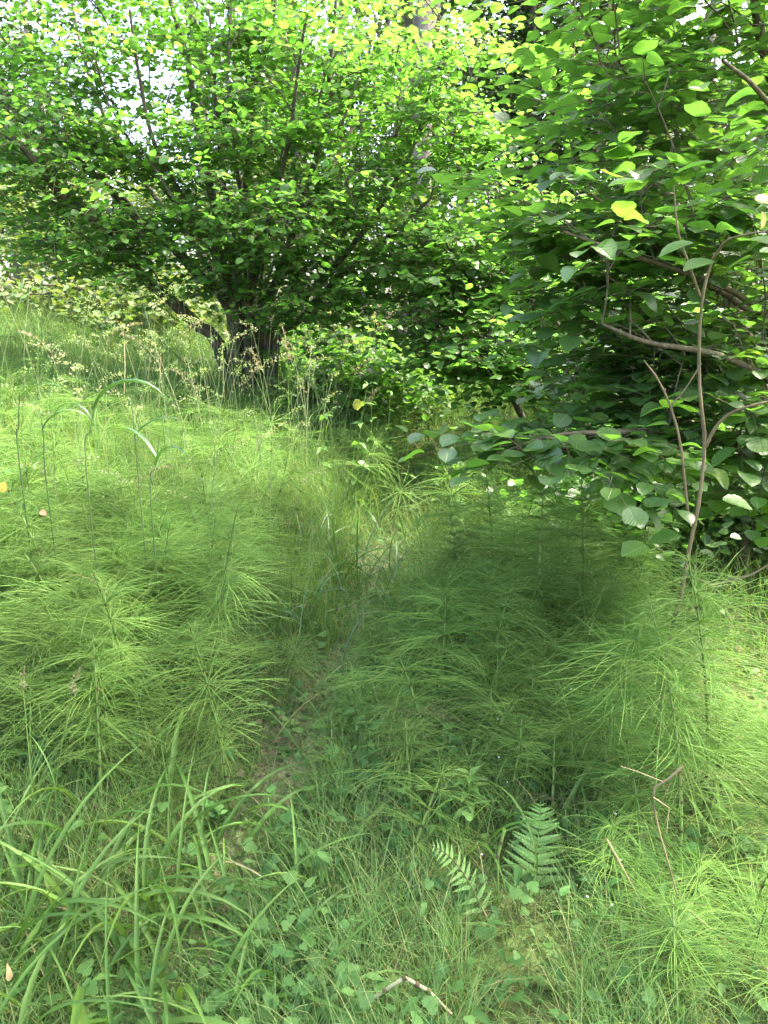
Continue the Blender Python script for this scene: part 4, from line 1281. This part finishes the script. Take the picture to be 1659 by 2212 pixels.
# ------------------------------------------------------------------ herbs
def herb_plant(x, y, h, label, leaf, pairs, mat_, name='herb', lance=True, group=None, cat='herb', tilt=.3):
    b = np.array([x, y, float(H(x, y))])
    root = thing(name, label, cat, b, group)
    t = np.linspace(0, 1, 8)
    ln = rng.normal(0, .06, 2)
    p = np.stack([ln[0] * t ** 2, ln[1] * t ** 2, h * t], -1)
    V, F = tube(p, np.linspace(.0028, .0014, 8), 5)
    link('stem', mk_mesh('stem', V, F, M['stem_green'], np.zeros(len(V))), root)
    T = LANCE if lance else LOBED
    me = mk_mesh('leaf', T[0] * np.array([1.25 if lance else 1, 1, 1]), T[1], mat_, np.zeros(len(T[0])))
    pos, d, nn, s = [], [], [], []
    for k in range(pairs):
        f = min(1, .2 + .8 * (k / max(pairs - 1, 1)) + rng.normal(0, .05))
        a = k * 1.57 + rng.normal(0, .6)
        for q in (0, np.pi + rng.normal(0, .4)):
            i = int(np.clip(round(f * 7 + rng.normal(0, .4)), 1, 7))
            pos.append(p[i]); d.append([math.cos(a + q), math.sin(a + q), rng.normal(tilt * (f - .3) - .1, .3)])
            nn.append([rng.normal(0, .35), rng.normal(0, .35), 1]); s.append(leaf * (1.15 - .6 * f) * rng.uniform(.85, 1.15))
    leaf_objects(root, np.zeros(3), [me], np.array(pos), np.array(d), np.array(nn), np.array(s))
    return root


for (px, py, d, h, lf, pairs, m, lab) in [
    (992, 930, 4.2, .62, .075, 7, 'nettle', 'bright nettle-like herb with paired leaves near the low hazel spray'),
    (1030, 900, 4.3, .66, .07, 7, 'nettle', 'bright nettle-like herb with a pointed top, just behind its paired neighbour'),
    (1000, 960, 3.9, .5, .07, 6, 'nettle', 'shorter nettle-like herb in front of the two bright ones'),
    (765, 830, 4.5, .7, .1, 6, 'nettle', 'sunlit broad-leaved herb beside the yellow leaf before the hazel foot'),
    (800, 790, 4.8, .75, .08, 7, 'nettle', 'tall sunlit herb against the dark thicket'),
    (835, 810, 4.8, .65, .07, 6, 'nettle', 'pale flowering herb at the edge of the dark thicket'),
    (690, 830, 4.6, .65, .09, 6, 'nettle', 'sunlit herb with drooping leaves next to the nodding beige plume'),
    (885, 870, 4.6, .6, .06, 7, 'nettle', 'fine-leaved pale herb at the far end of the path'),
    (940, 900, 4.5, .6, .05, 8, 'nettle', 'feathery pale herb between the far path end and the nettles'),
    (545, 640, 5.4, .9, .07, 5, 'nettle', 'sunlit sapling sprig in front of the hazel stool'),
    (60, 1010, 3.0, .5, .11, 5, 'nettle', 'pale broad-leaved herb behind the dark reed-like stems'),
    (100, 700, 6.0, .6, .1, 6, 'sun_leaf', 'yellowing dock plant at the top of the bank'),
    (480, 760, 4.9, .5, .06, 7, 'sun_leaf', 'yellowing spiky herb below the leaning hazel stem'),
]:
    p = P(px, py, d)
    z0 = float(H(p[0], p[1]))
    herb_plant(p[0], p[1], float(np.clip(p[2] - z0, .25, .85)), lab, lf, pairs + 2, M[m])

# whorled lance-leaved herb behind the fern, and small plants by the path
x, y = gp(1010, 1800)
hroot = thing('spurge', 'rosette of long pale lance leaves beside the fern', 'herb', (x, y, float(H(x, y))))
V, F = tube([[0, 0, 0], [0, 0, .12], [0, 0, .2]], [.004, .004, .003], 6)
link('stem', mk_mesh('stem', V, F, M['stem_green'], np.zeros(len(V))), hroot)
me = mk_mesh('leaf', LANCE[0], LANCE[1], M['nettle'], np.zeros(len(LANCE[0])))
ps, ds, ns, ss = [], [], [], []
for k in range(18):
    a = k * 2.4; z = .1 + .1 * k / 18
    ps.append([0, 0, z]); ds.append([math.cos(a), math.sin(a), .1 + .5 * k / 18]); ns.append([0, 0, 1]); ss.append(.07 - .02 * k / 18)
leaf_objects(hroot, np.zeros(3), [me], np.array(ps), np.array(ds), np.array(ns), np.array(ss))
for k, (px, py, lab, m, lf) in enumerate([
    (620, 1640, 'small lobed-leaf plant at the path edge below the loose grass tuft', 'herb', .06),
    (560, 1780, 'round-leaved creeping plant beside the bare path earth', 'herb', .05),
    (850, 1860, 'dark-stemmed plant with round leaves between the path and the arching fern', 'herb', .055),
    (1000, 1960, 'pale-leaved plant growing under the arching fern', 'nettle', .06),
    (740, 2060, 'ivy-like plant with large pale leaves near the front of the path', 'herb', .07),
    (700, 2130, 'trailing plant with pale leaves beside the broken ivory stem', 'herb', .07),
    (1255, 1690, 'blue-green broad-leaved plant behind the fern tip', 'herb', .085),
    (640, 1590, 'pale three-leaved plant on the path verge', 'nettle', .06),
    (480, 1800, 'rounded green plant under the near horsetail stem', 'herb', .07),
    (1060, 2140, 'round pale leaves in the front beside the folded ivory stem', 'herb', .06),
    (90, 1690, 'yellowing cleavers plant tangled in the near grasses', 'sun_leaf', .05),
]):
    x, y = gp(px, py)
    herb_plant(x, y, .06 + .04 * (k % 3), lab, lf * .6, 7, M[m], lance=(k in (4, 9, 10)), tilt=.1, name='small_herb')


# ------------------------------------------------------------------ the thin brown sapling
def sapling():
    b = P(1435, 1452, 2.05)
    b[2] = min(b[2], float(H(b[0], b[1])))
    b = np.array([P(1435, 1452, 2.05)[0], 2.05, float(H(P(1435, 1452, 2.05)[0], 2.05))])
    root = thing('sapling', 'thin bare brown sapling forking upward in front of the dark hazel bush', 'sapling', b)
    main = [b] + trace([(1438, 1420), (1470, 1290), (1492, 1170), (1510, 1080), (1522, 960), (1512, 850), (1510, 740), (1518, 640), (1530, 590), (1545, 545)], 2.05, 2.0)
    for pts, r0, r1, nm in [
        (main, .0068, .0032, 'stem'),
        (trace([(1524, 965), (1545, 925), (1575, 895), (1610, 880), (1659, 868)], 2.0, 1.9), .005, .003, 'branch'),
        (trace([(1488, 1130), (1478, 1030), (1468, 950), (1445, 870), (1418, 815), (1390, 778)], 2.04, 2.0), .0045, .002, 'branch'),
        (trace([(1450, 875), (1480, 840), (1515, 785)], 2.02, 2.0), .0025, .0018, 'branch'),
        (trace([(1512, 640), (1490, 575), (1465, 500), (1455, 400)], 2.0, 1.95), .0035, .0018, 'branch'),
        (trace([(1540, 560), (1570, 520), (1620, 505), (1659, 500)], 2.0, 1.8), .0035, .002, 'branch')]:
        p = smooth_path(pts, 24)
        V, F = tube(p - b, np.linspace(r0, r1, 24) * (1 + .08 * np.sin(np.arange(24) * 1.7)), 7, .05)
        link(nm, mk_mesh(nm, V, F, M['sapling_bark']), root)
    pos = [P(1545, 565, 1.95), P(1500, 525, 1.9), P(1600, 520, 1.8), P(1400, 1180, 2.0), P(1470, 1160, 2.0), P(1560, 1080, 2.0), P(1390, 395, 1.95), P(1460, 375, 1.95), P(1640, 545, 1.8)]
    dd = [[-1, -.2, -.1], [-1, .1, -.2], [.3, -.8, 0], [-1, -.3, -.1], [-.8, .3, -.1], [.9, -.2, -.1], [-1, 0, .1], [.6, -.4, .3], [1, -.1, 0]]
    me = mk_mesh('leaf', HAZEL[0], HAZEL[1], M['hazel_near'], np.zeros(len(HAZEL[0])), HAZEL[2])
    leaf_objects(root, b, [me], np.array(pos), np.array(dd, float), np.array([[0, -.25, 1.0]] * len(pos)), np.full(len(pos), .085))


sapling()


# ------------------------------------------------------------------ straw stalks, broken stems
def stalk(pts, d, label, r, mat_='straw', name='dead_stalk', nodes=False, sides=6, d1=None, off=()):
    pp = np.array(trace(pts, d, d1))
    for q in pp:
        q[2] = max(q[2], float(H(q[0], q[1])) + .01)
    b = pp[np.argmin(pp[:, 2])].copy()
    b[2] = float(H(b[0], b[1]))
    root = thing(name, label, 'stalk', b)
    p = []
    for k in range(len(pp) - 1):
        p += [pp[k] + (pp[k + 1] - pp[k]) * t for t in (0, .5)] 
    p.append(pp[-1])
    p = np.array(p)
    V, F = tube(p - b, np.linspace(r, r * .7, len(p)), sides)
    so = link('stem', mk_mesh('stem', V, F, M[mat_], np.full(len(V), .3)), root)
    if nodes:
        for k in range(1, len(pp) - 1):
            for f in (.0, .5):
                c = pp[k - 1] + (pp[k] - pp[k - 1]) * (1 - f)
                t = unit(pp[k] - pp[k - 1])
                V, F = tube(np.array([c - t * .006, c, c + t * .005]) - b, np.array([r * 1.1, r * 1.25, r * 1.2]), 7)
                link('node_ring', mk_mesh('node_ring', V, F, M['sheath'], np.zeros(len(V))), so)
    for bp in off:
        q = np.array(trace(bp, d, d1))
        V, F = tube(q - b, np.linspace(r * .5, r * .3, len(q)), 4)
        link('side_stem', mk_mesh('side_stem', V, F, M[mat_], np.full(len(V), .6)), so)
    return root


stalk([(700, 2225), (790, 2165), (875, 2112), (925, 2140), (975, 2190)], 1.22, 'ivory horsetail stem snapped into an angle at the very front', .005, 'ivory', 'broken_stem', True, 8)
stalk([(1475, 1655), (1445, 1682), (1415, 1700), (1409, 1730), (1425, 1800), (1442, 1860), (1462, 1930)], 1.42, 'kinked straw-coloured dead stalk beyond the fern', .003, 'straw', off=[[(1435, 1690), (1380, 1668), (1340, 1655)], [(1411, 1722), (1445, 1745), (1440, 1800)]])
stalk([(1310, 1812), (1345, 1875), (1390, 1960), (1440, 2060)], 1.5, 'straight thin straw stalk leaning close beside the fern', .0026, 'straw')
stalk([(1480, 1960), (1540, 2010), (1610, 2065), (1665, 2120)], 1.4, 'thin straw stalk lying low near the front corner', .0022, 'straw')
stalk([(858, 1692), (880, 1680)], 2.1, 'short straw piece on the verge of the path', .003, 'straw')
stalk([(700, 1668), (640, 1672), (618, 1672), (645, 1722), (690, 1708), (750, 1690)], 2.15, 'zigzag straw stalk lying across the bare path', .003, 'straw', 'zigzag_stalk')
stalk([(705, 1322), (750, 1310), (810, 1283)], 2.95, 'pale green snapped stem lying by the path bend', .0045, 'stem_green', 'broken_stem', True, 8)
stalk([(1090, 1790), (1075, 1850), (1075, 1990)], 1.55, 'short pale cut stem standing close beside the fern', .004, 'stem_green', 'cut_stem', True)
stalk([(1480, 1240), (1540, 1265), (1625, 1240), (1659, 1220)], 2.5, 'dead branch lying in the dark hollow under the bush', .006, 'litter', 'dead_branch')
for (pts, d, lab) in [([(480, 740), (482, 800), (484, 860)], 4.3, 'bleached straw stem upright on the sunny bank by the leaning hazel stem'),
                      ([(268, 740), (270, 790), (268, 850)], 4.0, 'bleached straw stem upright in the middle of the sunny bank'),
                      ([(347, 770), (345, 820), (343, 880)], 3.9, 'bleached straw stem upright near the loose hanging seed head'),
                      ([(455, 700), (456, 760), (452, 800)], 4.8, 'thin bleached stem close under the leaning hazel stem')]:
    stalk(pts, d, lab, .003, 'straw', 'straw_stem')


# ------------------------------------------------------------------ single coloured leaves
def fallen(px, py, d, label, mat_, size, dr, nrm, T=HAZEL):
    p = P(px, py, d)
    me = mk_mesh('fallen_leaf', T[0], T[1], mat_, np.zeros(len(T[0])), T[2])
    x, y, z = frames(np.array([dr], float), np.array([nrm], float))
    o = link('fallen_leaf', me)
    m = Matrix(((x[0][0], y[0][0], z[0][0], 0), (x[0][1], y[0][1], z[0][1], 0), (x[0][2], y[0][2], z[0][2], 0), (0, 0, 0, 1)))
    o.matrix_world = Matrix.Translation(Vector(p)) @ m @ Matrix.Scale(size, 4)
    tag(o, label, 'leaf')


fallen(770, 862, 4.4, 'single pale yellow leaf hanging beside the sunlit broad-leaved herb', M['pale_yellow'], .07, (.1, 0, -1), (.3, -1, .1), MID)
fallen(85, 1105, 2.3, 'small orange-brown dead leaf caught in the upper horsetail branches', M['brown_leaf'], .024, (1, 0, -.3), (0, -.8, .6), MID)
fallen(190, 1322, 2.1, 'tiny red-brown dead leaf caught low in the horsetails', M['brown_leaf'], .014, (.3, 0, -1), (0, -1, .3), MID)
fallen(220, 1490, 1.95, 'pinkish dead leaf resting against a pale horsetail stem', M['brown_leaf'], .017, (-1, 0, .2), (0, -.7, .7), MID)
fallen(5, 1065, 2.4, 'yellow-orange dead leaf at the outermost edge of the horsetails', M['yellow_leaf'], .04, (.2, 0, 1), (0, -1, .2), MID)
fallen(1645, 455, 2.0, 'yellow dying leaf hanging among the near hazel leaves', M['yellow_leaf'], .045, (.2, -.2, -1), (.7, -.7, .2))
fallen(1630, 432, 2.0, 'yellow hazel leaf just above the dying one', M['yellow_leaf'], .07, (1, 0, -.1), (0, -.5, .8))
fallen(20, 2120, 1.25, 'curled tan dead leaf at the nearest corner of the foreground', M['straw'], .04, (.1, .1, 1), (.8, -.6, 0), LANCE)

# tiny pale flowers among the near horsetails
fb = MB()
n = 16
x, y = scatter(n, 1.3, 2.6, xmin=.1)
pos = np.stack([x, y, H(x, y) + rng.uniform(.1, .3, n)], -1)
for q in range(4):
    a = q * 1.571
    leaves_into(fb, FARL, pos, np.stack([np.full(n, math.cos(a)), np.full(n, math.sin(a)), np.full(n, .3)], -1), np.tile([0, 0, 1.0], (n, 1)), rng.uniform(.0025, .0045, n), rng.random(n))
o = link('tiny_flowers', fb.mesh('tiny_flowers', M['petal']))
tag(o, 'scattered tiny pale flowers among the near horsetails', 'flowers', kind='stuff')

print('hazel leaves', nh, 'bush', nr, 'thicket', nm, 'horsetails', n_horse, 'objects', len(bpy.data.objects))
